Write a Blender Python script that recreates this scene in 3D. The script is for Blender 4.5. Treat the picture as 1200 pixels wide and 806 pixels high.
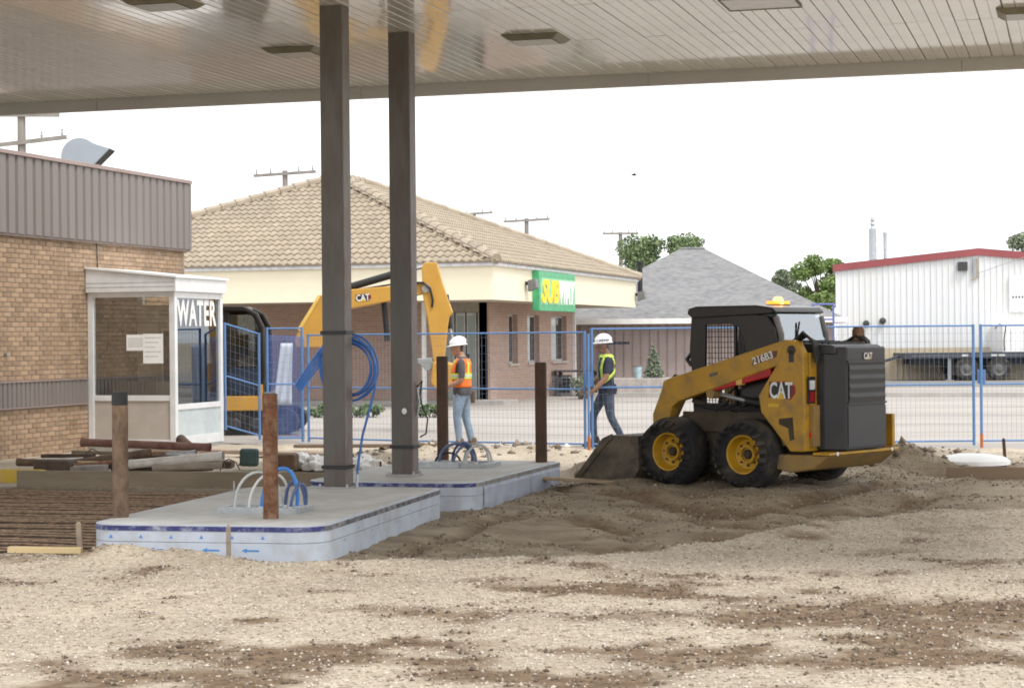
import bpy, math, random
import numpy as np
from mathutils import Vector, Matrix, Euler

random.seed(7)
rng = np.random.default_rng(7)
S = bpy.context.scene
for o in list(bpy.data.objects):
    bpy.data.objects.remove(o)
COL = S.collection

# ------------------------------------------------------------------ camera
F_PX, EYE = 2300.0, 1.78
YAW, PITCH, ROLL = math.atan(670 / 2300), -7 / 2300, -0.009
cam_data = bpy.data.cameras.new("camera")
cam_data.sensor_width = 36.0
cam_data.lens = 36.0 * F_PX / 1200.0
cam_data.clip_start = 0.1
cam_data.clip_end = 5000
cam = bpy.data.objects.new("camera", cam_data)
COL.objects.link(cam)
CAM_R = Matrix.Rotation(YAW, 3, 'Z') @ Matrix.Rotation(math.pi / 2 + PITCH, 3, 'X') @ Matrix.Rotation(ROLL, 3, 'Z')
cam.matrix_world = Matrix.Translation((0, 0, EYE)) @ CAM_R.to_4x4()
S.camera = cam

# ------------------------------------------------------------------ sky, sun, exposure
world = bpy.data.worlds.new("World")
S.world = world
world.use_nodes = True
wn, wl = world.node_tree.nodes, world.node_tree.links
wn.clear()
SUN_EL, SUN_AZ = math.radians(58), math.radians(122)      # azimuth from +Y towards +X
sky = wn.new("ShaderNodeTexSky")
sky.sky_type = 'NISHITA'
sky.sun_disc = False
sky.sun_elevation = SUN_EL
sky.sun_rotation = SUN_AZ
sky.dust_density = 4.0
grey = wn.new("ShaderNodeHueSaturation")
grey.inputs['Saturation'].default_value = 0.12
veil = wn.new("ShaderNodeMixRGB")                          # closed bright cloud cover over the blue
veil.inputs['Fac'].default_value = 0.86
veil.inputs['Color2'].default_value = (11.5, 11.7, 12.0, 1)
bg = wn.new("ShaderNodeBackground")
bg.inputs['Strength'].default_value = 0.1
wo = wn.new("ShaderNodeOutputWorld")
wl.new(sky.outputs[0], grey.inputs['Color'])
wl.new(grey.outputs[0], veil.inputs['Color1'])
wl.new(veil.outputs[0], bg.inputs['Color'])
wl.new(bg.outputs[0], wo.inputs['Surface'])
sd = bpy.data.lights.new("sun", 'SUN')
sd.energy = 1.5
sd.angle = math.radians(14)
sd.color = (1.0, 0.96, 0.9)
sun = bpy.data.objects.new("sun", sd)
COL.objects.link(sun)
sdir = Vector((math.sin(SUN_AZ) * math.cos(SUN_EL), math.cos(SUN_AZ) * math.cos(SUN_EL), math.sin(SUN_EL)))
sun.rotation_euler = sdir.to_track_quat('Z', 'Y').to_euler()
sun.location = (20, 0, 30)
S.view_settings.view_transform = 'Standard'
S.view_settings.look = 'None'
S.view_settings.gamma = 1.0
S.view_settings.exposure = 0.68
S.view_settings.use_curve_mapping = False
S.render.engine = 'CYCLES'
S.cycles.use_denoising = True
S.cycles.max_bounces = 8
S.cycles.transparent_max_bounces = 24
S.cycles.pixel_filter_type = 'BLACKMAN_HARRIS'
S.cycles.filter_width = 1.8

# ------------------------------------------------------------------ places in the world from sight lines
def ray(px, py):
    return CAM_R @ Vector(((px - 600) / F_PX, -(py - 403) / F_PX, -1.0))
def G(px, py, z=0.0):
    r = ray(px, py); t = (z - EYE) / r.z
    return Vector((0, 0, EYE)) + r * t
def P(px, py, d):
    return Vector((0, 0, EYE)) + ray(px, py) * d
def atX(px, py, X):
    r = ray(px, py); return Vector((0, 0, EYE)) + r * (X / r.x)
def atY(px, py, Y):
    r = ray(px, py); return Vector((0, 0, EYE)) + r * (Y / r.y)

# ------------------------------------------------------------------ mesh helpers
class MB:
    """collects shapes, then links them as ONE mesh object"""
    def __init__(s):
        s.v, s.f, s.m, s.mi = [], [], [], 0
    def add(s, vs, fs):
        n = len(s.v)
        s.v += [tuple(p) for p in vs]
        s.f += [tuple(i + n for i in f) for f in fs]
        s.m += [s.mi] * len(fs)
        return s
    def mat(s, i):
        s.mi = i; return s
    def box(s, x0, x1, y0, y1, z0, z1, M=None):
        if x0 > x1: x0, x1 = x1, x0
        if y0 > y1: y0, y1 = y1, y0
        if z0 > z1: z0, z1 = z1, z0
        vs = [Vector((x, y, z)) for z in (z0, z1) for x, y in ((x0, y0), (x1, y0), (x1, y1), (x0, y1))]
        if M is not None: vs = [M @ p for p in vs]
        return s.add(vs, [(3, 2, 1, 0), (4, 5, 6, 7), (0, 1, 5, 4), (1, 2, 6, 5), (2, 3, 7, 6), (3, 0, 4, 7)])
    def prism(s, poly, a, b, axis='y', M=None):
        """poly of 2-d points, pushed from a to b along axis"""
        n = len(poly)
        def P3(p, t):
            q = {'y': (p[0], t, p[1]), 'x': (t, p[0], p[1]), 'z': (p[0], p[1], t)}[axis]
            q = Vector(q)
            return M @ q if M is not None else q
        area = sum(poly[i][0] * poly[(i + 1) % n][1] - poly[(i + 1) % n][0] * poly[i][1] for i in range(n))
        flip = (area > 0) ^ (axis == 'y') ^ (b < a)
        vs = [P3(p, a) for p in poly] + [P3(p, b) for p in poly]
        fs = [tuple(range(n)), tuple(range(2 * n - 1, n - 1, -1))] + [(i, n + i, n + (i + 1) % n, (i + 1) % n) for i in range(n)]
        if flip: fs = [f[::-1] for f in fs]
        return s.add(vs, fs)
    def tube(s, pts, r, n=8, cap=True, squash=None):
        pts = [Vector(p) for p in pts]
        rs = r if isinstance(r, (list, tuple)) else [r] * len(pts)
        prev = None; rings = []
        for i, p in enumerate(pts):
            t = (pts[min(i + 1, len(pts) - 1)] - pts[max(i - 1, 0)])
            t = t.normalized() if t.length > 1e-9 else Vector((0, 0, 1))
            if prev is None:
                a = Vector((0, 0, 1)) if abs(t.z) < .9 else Vector((1, 0, 0))
                u = (a - t * a.dot(t)).normalized()
            else:
                u = (prev - t * prev.dot(t)).normalized()
            prev = u; w = t.cross(u)
            rings.append([p + (u * math.cos(k * 2 * math.pi / n + math.pi / n) + w * math.sin(k * 2 * math.pi / n + math.pi / n)) * rs[i] for k in range(n)])
        vs = [q for rg in rings for q in rg]
        fs = []
        for i in range(len(rings) - 1):
            for k in range(n):
                a, b = i * n + k, i * n + (k + 1) % n
                fs.append((a, b, b + n, a + n))
        if cap:
            fs.append(tuple(range(n - 1, -1, -1)))
            fs.append(tuple(range(len(vs) - n, len(vs))))
        return s.add(vs, fs)
    def cyl(s, p0, p1, r0, r1=None, n=16):
        return s.tube([p0, p1], [r0, r0 if r1 is None else r1], n)
    def beam(s, p0, p1, w, h, up=(0, 0, 1)):
        """rectangular bar, w across and h along up"""
        p0, p1 = Vector(p0), Vector(p1)
        t = (p1 - p0); L = t.length; t.normalize()
        up = Vector(up); u = (up - t * up.dot(t))
        if u.length < 1e-6:
            up = Vector((0, 1, 0)); u = up - t * up.dot(t)
        u.normalize(); sx = t.cross(u)
        M = Matrix((t, sx, u)).transposed().to_4x4(); M.translation = p0
        return s.box(0, L, -w / 2, w / 2, -h / 2, h / 2, M)
    def lathe(s, prof, c, axis='y', n=32, M=None, cap=True):
        """prof of (radius, along-axis)"""
        vs = []
        for r, a in prof:
            for k in range(n):
                t = 2 * math.pi * k / n
                q = {'y': (r * math.cos(t), a, r * math.sin(t)), 'z': (r * math.cos(t), r * math.sin(t), a), 'x': (a, r * math.cos(t), r * math.sin(t))}[axis]
                q = Vector(q) + Vector(c)
                vs.append(M @ q if M is not None else q)
        fs = []
        for i in range(len(prof) - 1):
            for k in range(n):
                a, b = i * n + k, i * n + (k + 1) % n
                fs.append((a, b, b + n, a + n))
        if cap and prof[0][0] > 1e-6: fs.append(tuple(range(n - 1, -1, -1)))
        if cap and prof[-1][0] > 1e-6: fs.append(tuple(range(len(vs) - n, len(vs))))
        return s.add(vs, fs)
    def ball(s, c, r, nu=14, nv=9, M=None):
        r = (r, r, r) if not isinstance(r, (tuple, list)) else r
        vs, fs = [], []
        for j in range(nv + 1):
            ph = math.pi * j / nv
            for i in range(nu):
                th = 2 * math.pi * i / nu
                q = Vector((r[0] * math.sin(ph) * math.cos(th), r[1] * math.sin(ph) * math.sin(th), r[2] * math.cos(ph)))
                if M is not None: q = M @ q
                vs.append(q + Vector(c))
        for j in range(nv):
            for i in range(nu):
                a, b = j * nu + i, j * nu + (i + 1) % nu
                fs.append((a, a + nu, b + nu, b))
        return s.add(vs, fs)
    def mesh(s, name):
        me = bpy.data.meshes.new(name)
        me.from_pydata(s.v, [], s.f)
        me.validate(clean_customdata=False)
        if len(me.polygons) == len(s.m):
            me.polygons.foreach_set('material_index', s.m)
        return me
    def build(s, name, material=None, parent=None, smooth=False, bevel=0, M=None):
        return link(name, s.mesh(name), material, parent, smooth, bevel, M)

def link(name, me, material=None, parent=None, smooth=False, bevel=0, M=None):
    mats = material if isinstance(material, (list, tuple)) else [material]
    if not me.materials:
        for m in mats:
            if m is not None: me.materials.append(m)
    if smooth:
        me.polygons.foreach_set('use_smooth', [True] * len(me.polygons))
        me.set_sharp_from_angle(angle=math.radians(40))
    o = bpy.data.objects.new(name, me)
    COL.objects.link(o)
    if M is not None: o.matrix_local = M
    if parent is not None: o.parent = parent
    if bevel:
        b = o.modifiers.new("bevel", 'BEVEL')
        b.width = bevel; b.segments = 2; b.limit_method = 'ANGLE'; b.angle_limit = math.radians(40)
    return o

def tag(o, label, cat, group=None):
    o['label'] = label; o['category'] = cat
    if group: o['group'] = group
    return o
def thing(name, label, cat, loc=(0, 0, 0), rz=0.0, group=None):
    o = bpy.data.objects.new(name, None)
    COL.objects.link(o)
    o.location = loc; o.rotation_euler = (0, 0, rz)
    o.empty_display_size = .2
    return tag(o, label, cat, group)
def copy_tree(o, parent=None):
    c = o.copy(); COL.objects.link(c); c.parent = parent
    for ch in list(o.children):
        copy_tree(ch, c)
    return c
def kind(o, k):
    o['kind'] = k; return o

def text_mesh(txt, size, extrude, offset=0.0, shear=0.0, spacing=1.0, xscale=1.0):
    """lettering as a mesh in the XZ plane, facing -Y, centred"""
    cu = bpy.data.curves.new("lettering", 'FONT')
    cu.body = txt; cu.size = size; cu.extrude = extrude; cu.offset = offset; cu.shear = shear
    cu.space_character = spacing
    cu.align_x = 'CENTER'; cu.align_y = 'CENTER'
    cu.resolution_u = 3
    o = bpy.data.objects.new("lettering", cu)
    COL.objects.link(o)
    dg = bpy.context.evaluated_depsgraph_get()
    me = bpy.data.meshes.new_from_object(o.evaluated_get(dg))
    bpy.data.objects.remove(o)
    me.transform(Matrix.Rotation(math.pi / 2, 4, 'X') @ Matrix.Diagonal((xscale, 1, 1, 1)))
    me.materials.clear()
    return me

# ------------------------------------------------------------------ materials
MATS = {}
def mat(name, base, rough=.6, metal=0.0, var=.15, scale=6.0, bump=0.0, bscale=60.0, tint=None, tint_amt=.35, tint_scale=3.0,
        rand=0.0, emit=None, emit_s=0.0, alpha=1.0, trans=0.0, stretch=None, coat=0.0, ior=1.45):
    if name in MATS: return MATS[name]
    m = bpy.data.materials.new(name); MATS[name] = m
    m.use_nodes = True
    nt = m.node_tree; N, L = nt.nodes, nt.links
    b = N['Principled BSDF']
    tc = N.new('ShaderNodeTexCoord')
    src = tc.outputs['Object']
    if stretch:
        mp = N.new('ShaderNodeMapping'); mp.inputs['Scale'].default_value = stretch
        L.new(src, mp.inputs['Vector']); src = mp.outputs[0]
    nz = N.new('ShaderNodeTexNoise'); nz.inputs['Scale'].default_value = scale; nz.inputs['Detail'].default_value = 6
    L.new(src, nz.inputs['Vector'])
    rp = N.new('ShaderNodeMapRange'); rp.inputs[1].default_value = .3; rp.inputs[2].default_value = .7
    rp.inputs[3].default_value = 1 - var; rp.inputs[4].default_value = 1 + var
    L.new(nz.outputs['Fac'], rp.inputs[0])
    hs = N.new('ShaderNodeHueSaturation'); hs.inputs['Color'].default_value = (*base, 1)
    val = rp.outputs[0]
    if rand:
        oi = N.new('ShaderNodeObjectInfo'); ge = N.new('ShaderNodeNewGeometry')
        ad = N.new('ShaderNodeMath'); ad.operation = 'ADD'
        L.new(oi.outputs['Random'], ad.inputs[0]); L.new(ge.outputs['Random Per Island'], ad.inputs[1])
        fr = N.new('ShaderNodeMath'); fr.operation = 'FRACT'; L.new(ad.outputs[0], fr.inputs[0])
        r2 = N.new('ShaderNodeMapRange'); r2.inputs[3].default_value = 1 - rand; r2.inputs[4].default_value = 1 + rand
        L.new(fr.outputs[0], r2.inputs[0])
        mu = N.new('ShaderNodeMath'); mu.operation = 'MULTIPLY'; L.new(val, mu.inputs[0]); L.new(r2.outputs[0], mu.inputs[1])
        val = mu.outputs[0]
    L.new(val, hs.inputs['Value'])
    out = hs.outputs[0]
    if tint:
        n2 = N.new('ShaderNodeTexNoise'); n2.inputs['Scale'].default_value = tint_scale; n2.inputs['Detail'].default_value = 8; n2.inputs['Roughness'].default_value = .65
        L.new(src, n2.inputs['Vector'])
        r3 = N.new('ShaderNodeMapRange'); r3.inputs[1].default_value = .45; r3.inputs[2].default_value = .65
        r3.inputs[3].default_value = 0; r3.inputs[4].default_value = tint_amt
        L.new(n2.outputs['Fac'], r3.inputs[0])
        mx = N.new('ShaderNodeMixRGB'); mx.inputs['Color2'].default_value = (*tint, 1)
        L.new(r3.outputs[0], mx.inputs['Fac']); L.new(out, mx.inputs['Color1']); out = mx.outputs[0]
    L.new(out, b.inputs['Base Color'])
    b.inputs['Roughness'].default_value = rough
    b.inputs['Metallic'].default_value = metal
    b.inputs['IOR'].default_value = ior
    if coat: b.inputs['Coat Weight'].default_value = coat
    if trans: b.inputs['Transmission Weight'].default_value = trans
    if alpha < 1: b.inputs['Alpha'].default_value = alpha
    if emit:
        b.inputs['Emission Color'].default_value = (*emit, 1); b.inputs['Emission Strength'].default_value = emit_s
    if bump:
        n3 = N.new('ShaderNodeTexNoise'); n3.inputs['Scale'].default_value = bscale; n3.inputs['Detail'].default_value = 5
        L.new(src, n3.inputs['Vector'])
        bp = N.new('ShaderNodeBump'); bp.inputs['Strength'].default_value = bump; bp.inputs['Distance'].default_value = .02
        L.new(n3.outputs['Fac'], bp.inputs['Height']); L.new(bp.outputs[0], b.inputs['Normal'])
    return m

def glass_mat(name, tint, mixf, rough=.02):
    """thin window glass: part mirror, part clear"""
    m = bpy.data.materials.new(name); MATS[name] = m; m.use_nodes = True
    nt = m.node_tree; N, L = nt.nodes, nt.links
    N.remove(N['Principled BSDF'])
    gl = N.new('ShaderNodeBsdfGlossy'); gl.inputs['Roughness'].default_value = rough; gl.inputs['Color'].default_value = (.9, .95, 1, 1)
    tr = N.new('ShaderNodeBsdfTransparent'); tr.inputs['Color'].default_value = (*tint, 1)
    fr = N.new('ShaderNodeFresnel'); fr.inputs['IOR'].default_value = 1.5
    mp = N.new('ShaderNodeMapRange'); mp.inputs[3].default_value = mixf; mp.inputs[4].default_value = 1.0
    L.new(fr.outputs[0], mp.inputs[0])
    mx = N.new('ShaderNodeMixShader')
    L.new(mp.outputs[0], mx.inputs[0]); L.new(tr.outputs[0], mx.inputs[1]); L.new(gl.outputs[0], mx.inputs[2])
    L.new(mx.outputs[0], N['Material Output'].inputs['Surface'])
    return m

rust = mat('rusted steel', (.17, .075, .04), .85, .2, .35, 14, .5, 60, tint=(.30, .20, .13), tint_amt=.8, tint_scale=11)
bollard_brown = mat('weathered brown bollard', (.2, .135, .09), .9, 0, .3, 12, .5, 50, tint=(.075, .045, .03), tint_amt=.85, tint_scale=9, stretch=(1, 1, .5))
bollard_dark = mat('dark brown primer', (.075, .042, .026), .7, 0, .25, 9, .2, 60, tint=(.12, .06, .035), tint_amt=.5, tint_scale=5)
black_paint = mat('black paint', (.02, .02, .022), .5, 0, .2)
white_paint = mat('white paint', (.8, .8, .79), .45, 0, .05, tint=(.55, .53, .48), tint_amt=.25, tint_scale=2)
alum = mat('white aluminium', (.74, .75, .76), .35, .1, .05, tint=(.5, .5, .48), tint_amt=.25, tint_scale=2)
galv = mat('galvanised steel', (.42, .44, .45), .45, .7, .15, 20)
concrete = mat('fresh concrete', (.52, .52, .51), .85, 0, .1, 3, .15, 120, tint=(.37, .35, .31), tint_amt=.6, tint_scale=1.8)
rubber = mat('tyre rubber', (.022, .021, .02), .85, 0, .3, 8, .3, 60, tint=(.11, .09, .065), tint_amt=.7, tint_scale=5)
# ------------------------------------------------------------------ ground
def vnoise(x, y, sc, seed):
    """smooth value noise on arrays"""
    r = np.random.default_rng(seed); T = r.random((64, 64))
    x = np.asarray(x) * sc + 100.0; y = np.asarray(y) * sc + 100.0
    xi = np.floor(x).astype(int); yi = np.floor(y).astype(int)
    fx = x - xi; fy = y - yi; fx = fx * fx * (3 - 2 * fx); fy = fy * fy * (3 - 2 * fy)
    a = T[xi % 64, yi % 64]; b = T[(xi + 1) % 64, yi % 64]; c = T[xi % 64, (yi + 1) % 64]; d = T[(xi + 1) % 64, (yi + 1) % 64]
    return (a * (1 - fx) + b * fx) * (1 - fy) + (c * (1 - fx) + d * fx) * fy
def fbm(x, y, sc, seed, o=4):
    t, a, s = 0, .5, 0
    for k in range(o):
        t = t + a * vnoise(x, y, sc * 2 ** k, seed + k); s += a; a *= .5
    return t / s - .5
RIM_X = [-40, -14, -9.5, -8.3, -7.2, -5.9, -4.8, -3.76, -2.93, -2.34, -1.36, -.58, 1.5, 10]
RIM_Y = [13.6, 13.9, 14.35, 14.45, 14.35, 14.35, 14.9, 15.35, 16.4, 18.0, 19.3, 19.9, 20.3, 20.6]
HEAPS = []                                                # x, y, rx, ry, height
def heap(px, py, rx, ry, h):
    g = G(px, py); HEAPS.append((g.x, g.y, rx, ry, h))
heap(150, 662, .5, .2, .09); heap(225, 660, .4, .18, .07)
heap(440, 549, .8, .6, .26); heap(500, 536, .9, .7, .2); heap(390, 545, .8, .6, .1)
heap(1060, 561, .62, .45, .30); heap(1010, 556, .5, .5, .16); heap(1115, 548, .6, .5, .14)
heap(686, 556, .3, .22, .17); heap(585, 530, 1.2, .5, .08); heap(640, 532, .9, .5, .08)
RUTS = []                                                 # worn tracks and scraped lines in the worked soil: points, half-width, depth
for pts_, w_, d_ in (([(470, 646), (560, 615), (650, 588)], .10, .05), ([(690, 641), (770, 630), (870, 622)], .22, .09), ([(780, 606), (900, 594), (1010, 600), (1090, 586)], .2, .07),
                     ([(1070, 603), (1210, 603)], .07, .05), ([(560, 610), (640, 603), (720, 614)], .16, .06), ([(640, 575), (740, 583), (860, 598)], .18, .06), ([(930, 590), (1060, 575), (1200, 580)], .2, .06), ([(720, 600), (850, 612), (940, 618)], .14, .05)):
    RUTS.append(([G(*p) for p in pts_], w_, d_))
def rut_field(x, y):
    dz = np.zeros_like(x); mk = np.zeros_like(x)
    wob = .12 * fbm(x, y, 1.6, 205)
    for P_, w, d in RUTS:
        for a, b_ in zip(P_[:-1], P_[1:]):
            ux, uy = b_.x - a.x, b_.y - a.y; l2 = ux * ux + uy * uy
            t = np.clip(((x - a.x) * ux + (y - a.y) * uy) / l2, 0, 1)
            q = (np.hypot(x - a.x - t * ux, y - a.y - t * uy) + wob) / w
            dz = np.minimum(dz, -d * np.exp(-q * q)) + 0
            mk = np.maximum(mk, np.exp(-q * q))
            dz = dz + .35 * d * np.exp(-((q - 1.7) / .5) ** 2) * (dz > -.6 * d)
    return dz, mk
def gz(x, y, rough=True):
    x = np.asarray(x, float); y = np.asarray(y, float)
    s = y - np.interp(x, RIM_X, RIM_Y) + fbm(x, y, .9, 3) * .7
    fore = 1 / (1 + np.exp(np.clip(s / .12, -40, 40)))
    right = np.clip((x + 6.2) / 1.2, 0, 1)
    z = .035 * fore - .03 * (1 - fore) * right
    z += .10 * np.exp(-((s + .3) / .42) ** 2) * (0.35 + .65 * np.clip((x + 4.5) / 2, 0, 1)) * (.7 + 1.2 * fbm(x, y, 1.3, 40))
    pad = np.clip((y - 20.6) / 1.4, 0, 1) * right * np.clip((31 - y) / 3, 0, 1)
    z += .13 * pad
    bank = np.clip((y - 23.95) / .12, 0, 1) * np.clip((x + 1.75) / .15, 0, 1) * np.clip((30 - y) / 3, 0, 1)
    z += .03 * bank
    mat_pit = np.clip((-8.2 - x) / .15, 0, 1) * np.clip((y - 14.75) / .2, 0, 1) * np.clip((21.6 - y) / .2, 0, 1)
    z -= .14 * mat_pit
    for hx, hy, rx, ry, h in HEAPS:
        q = ((x - hx) / rx) ** 2 + ((y - hy) / ry) ** 2
        z += h * np.exp(-q * 1.3) * (1 + 1.1 * fbm(x, y, 3.2, 60))
    if rough:
        amp = np.where(y < 31.2, 1, .0)
        z += amp * (.05 * fbm(x, y, .55, 11) + .05 * fbm(x, y, 2.4, 21) * (1 - .45 * fore) + .16 * fbm(x, y * 1.6, .9, 25) * (1 - fore) * right + .09 * fbm(x, y, 3.1, 27, 4) * (1 - fore) * right + .03 * fbm(x, y, 7.5, 31, 4))
        z += rut_field(x, y)[0]
        rut = np.sin((x * .95 + y * .3 + 1.2 * fbm(x, y, .5, 77)) * 7.0)
        z += .012 * rut * (1 - fore) * right * np.clip((27 - y) / 2, 0, 1)
    z -= .09 * np.clip((y - 31.0) / .5, 0, 1)
    return z
def zat(p):
    return float(gz(p[0], p[1]))

xs = np.concatenate([[-1500, -600, -250, -120, -70, -45, -34], np.arange(-26, -19, .25), np.arange(-19, 1.2, .06), [1.5, 2, 3, 5, 8, 14, 25, 50, 120, 300, 700, 1500]])
ys = np.concatenate([[-300, -60, -15, 0, 4, 6.5], np.arange(7.6, 33, .06), [34, 37, 45, 60, 90, 150, 300, 700, 1800]])
XX, YY = np.meshgrid(xs, ys, indexing='ij')
ZZ = gz(XX, YY)
nx, ny = XX.shape
V = np.stack([XX, YY, ZZ], -1).reshape(-1, 3)
I = np.arange(nx * ny).reshape(nx, ny)
Fq = np.stack([I[:-1, :-1], I[1:, :-1], I[1:, 1:], I[:-1, 1:]], -1).reshape(-1, 4)
def np_mesh(name, V, Fs):
    me = bpy.data.meshes.new(name)
    k = Fs.shape[1]
    me.vertices.add(len(V)); me.vertices.foreach_set('co', np.ascontiguousarray(V, np.float32).ravel())
    me.loops.add(Fs.size); me.loops.foreach_set('vertex_index', np.ascontiguousarray(Fs, np.int32).ravel())
    me.polygons.add(len(Fs)); me.polygons.foreach_set('loop_start', np.arange(0, Fs.size, k, dtype=np.int32))
    me.update(calc_edges=True); me.validate()
    return me
# what the ground is made of: r = brown dirt, g = dark worked soil
def soil(x, y):
    s = y - np.interp(x, RIM_X, RIM_Y) + fbm(x, y, .9, 3) * .7
    n = fbm(x, y, .45, 91, 5); n2 = fbm(x, y, 2.2, 95, 5)
    d = np.zeros_like(np.asarray(x, float))
    for px, py, rx, ry, a in ((330, 778, 1.0, .42, 1.0), (500, 765, .7, .35, .9), (150, 800, .8, .3, .7), (900, 733, 1.3, .42, 1.0), (1110, 725, 1.2, .55, 1.0),
                              (1040, 775, .9, .3, .8), (700, 693, .5, .3, .7), (560, 800, .8, .25, .7), (820, 705, .5, .2, .7), (960, 755, .7, .3, .8), (400, 720, .7, .3, .45), (650, 770, .8, .3, .45)):
        g = G(px, py)
        q = ((x - g.x) / rx) ** 2 + ((y - g.y) / ry) ** 2
        d = np.maximum(d, a * np.exp(-q))
    dirt = np.clip(d * 2.2 + n * 2.4 + n2 * 4.6 - .45, 0, 1) * (s < .3)
    rm_ = rut_field(np.asarray(x, float), np.asarray(y, float))[1]
    dirt = np.maximum(dirt, np.clip(rm_ * 1.1 + n2 * 1.2 - .1, 0, .9) * (s > 0))
    dark = 1 / (1 + np.exp(np.clip(-(s - .05) / .1, -40, 40)))
    dark = dark * np.clip((x + 7) / .8, 0, 1) * np.clip((27.2 - y) / 1.5, 0, 1)
    pit = np.clip((-8.0 - x) / .2, 0, 1) * np.clip((y - 14.6) / .2, 0, 1) * np.clip((21.7 - y) / .3, 0, 1)
    return dirt, np.maximum(dark * (.85 + .6 * n2), pit * .9), pit
gme = np_mesh("ground", V, Fq)
dirt, dark, pitm = soil(XX.ravel(), YY.ravel())
ca = gme.color_attributes.new("soil", 'FLOAT_COLOR', 'POINT')
cd = np.stack([np.clip(dirt, 0, 1), np.clip(dark, 0, 1), np.clip(pitm, 0, 1), np.ones_like(dirt)], -1).astype(np.float32)
ca.data.foreach_set('color', cd.ravel())
gm = bpy.data.materials.new("gravel and dirt"); gm.use_nodes = True
N, L = gm.node_tree.nodes, gm.node_tree.links
b = N['Principled BSDF']; b.inputs['Roughness'].default_value = .95
tc = N.new('ShaderNodeTexCoord')
at = N.new('ShaderNodeVertexColor'); at.layer_name = "soil"
sp = N.new('ShaderNodeSeparateColor'); L.new(at.outputs[0], sp.inputs[0])
def ramp(src, stops):
    r = N.new('ShaderNodeValToRGB'); e = r.color_ramp.elements
    e[0].position, e[0].color = stops[0][0], (*stops[0][1], 1); e[1].position, e[1].color = stops[-1][0], (*stops[-1][1], 1)
    for p, c in stops[1:-1]:
        q = e.new(p); q.color = (*c, 1)
    L.new(src, r.inputs[0]); return r.outputs[0]
def noise(sc, det=6, rough=.6):
    n = N.new('ShaderNodeTexNoise'); n.inputs['Scale'].default_value = sc; n.inputs['Detail'].default_value = det; n.inputs['Roughness'].default_value = rough
    L.new(tc.outputs['Object'], n.inputs['Vector']); return n.outputs['Fac']
def mixc(f, a, b_, mode='MIX'):
    m = N.new('ShaderNodeMixRGB'); m.blend_type = mode
    if isinstance(f, float): m.inputs['Fac'].default_value = f
    else: L.new(f, m.inputs['Fac'])
    L.new(a, m.inputs['Color1']); L.new(b_, m.inputs['Color2']); return m.outputs[0]
vor = N.new('ShaderNodeTexVoronoi'); vor.inputs['Scale'].default_value = 38; L.new(tc.outputs['Object'], vor.inputs['Vector'])
vor2 = N.new('ShaderNodeTexVoronoi'); vor2.inputs['Scale'].default_value = 90; L.new(tc.outputs['Object'], vor2.inputs['Vector'])
sv = N.new('ShaderNodeSeparateColor'); L.new(vor.outputs['Color'], sv.inputs[0])
stone = ramp(sv.outputs[0], [(0, (.30, .25, .19)), (.35, (.44, .38, .305)), (.7, (.54, .48, .40)), (1, (.64, .585, .51))])
fine = ramp(noise(55, 8, .75), [(.3, (.33, .275, .21)), (.5, (.48, .42, .335)), (.7, (.60, .54, .45))])
grav = mixc(.45, stone, fine)
broad = ramp(noise(.7, 5), [(.35, (.80, .77, .72)), (.65, (1.06, 1.03, .98))])
grav = mixc(1.0, grav, broad, 'MULTIPLY')
brown = ramp(noise(9, 8, .7), [(.3, (.095, .058, .03)), (.5, (.165, .106, .06)), (.72, (.28, .20, .128))])
mps = N.new('ShaderNodeMapping'); mps.inputs['Scale'].default_value = (.45, 1.3, 1); mps.inputs['Rotation'].default_value = (0, 0, .25); L.new(tc.outputs['Object'], mps.inputs['Vector'])
ns = N.new('ShaderNodeTexNoise'); ns.inputs['Scale'].default_value = 2.0; ns.inputs['Detail'].default_value = 10; ns.inputs['Roughness'].default_value = .68; L.new(mps.outputs[0], ns.inputs['Vector'])
darks = ramp(ns.outputs['Fac'], [(.32, (.13, .10, .062)), (.46, (.25, .20, .135)), (.6, (.36, .30, .215)), (.75, (.45, .39, .30))])
c = mixc(sp.outputs[1], grav, darks)
c = mixc(sp.outputs[0], c, brown)
pitc = ramp(noise(7, 6), [(.35, (.055, .04, .028)), (.65, (.11, .08, .055))])
c = mixc(sp.outputs[2], c, pitc)
L.new(c, b.inputs['Base Color'])
hb = mixc(.5, vor.outputs['Distance'], noise(30, 8, .7))
hb = mixc(.55, hb, noise(9, 10, .75))
bp = N.new('ShaderNodeBump'); bp.inputs['Strength'].default_value = 1.0; bp.inputs['Distance'].default_value = .05
L.new(hb, bp.inputs['Height']); L.new(bp.outputs[0], b.inputs['Normal'])
ground = kind(link("ground", gme, gm, smooth=False), 'structure')
gme.polygons.foreach_set('use_smooth', [True] * len(gme.polygons))

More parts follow.
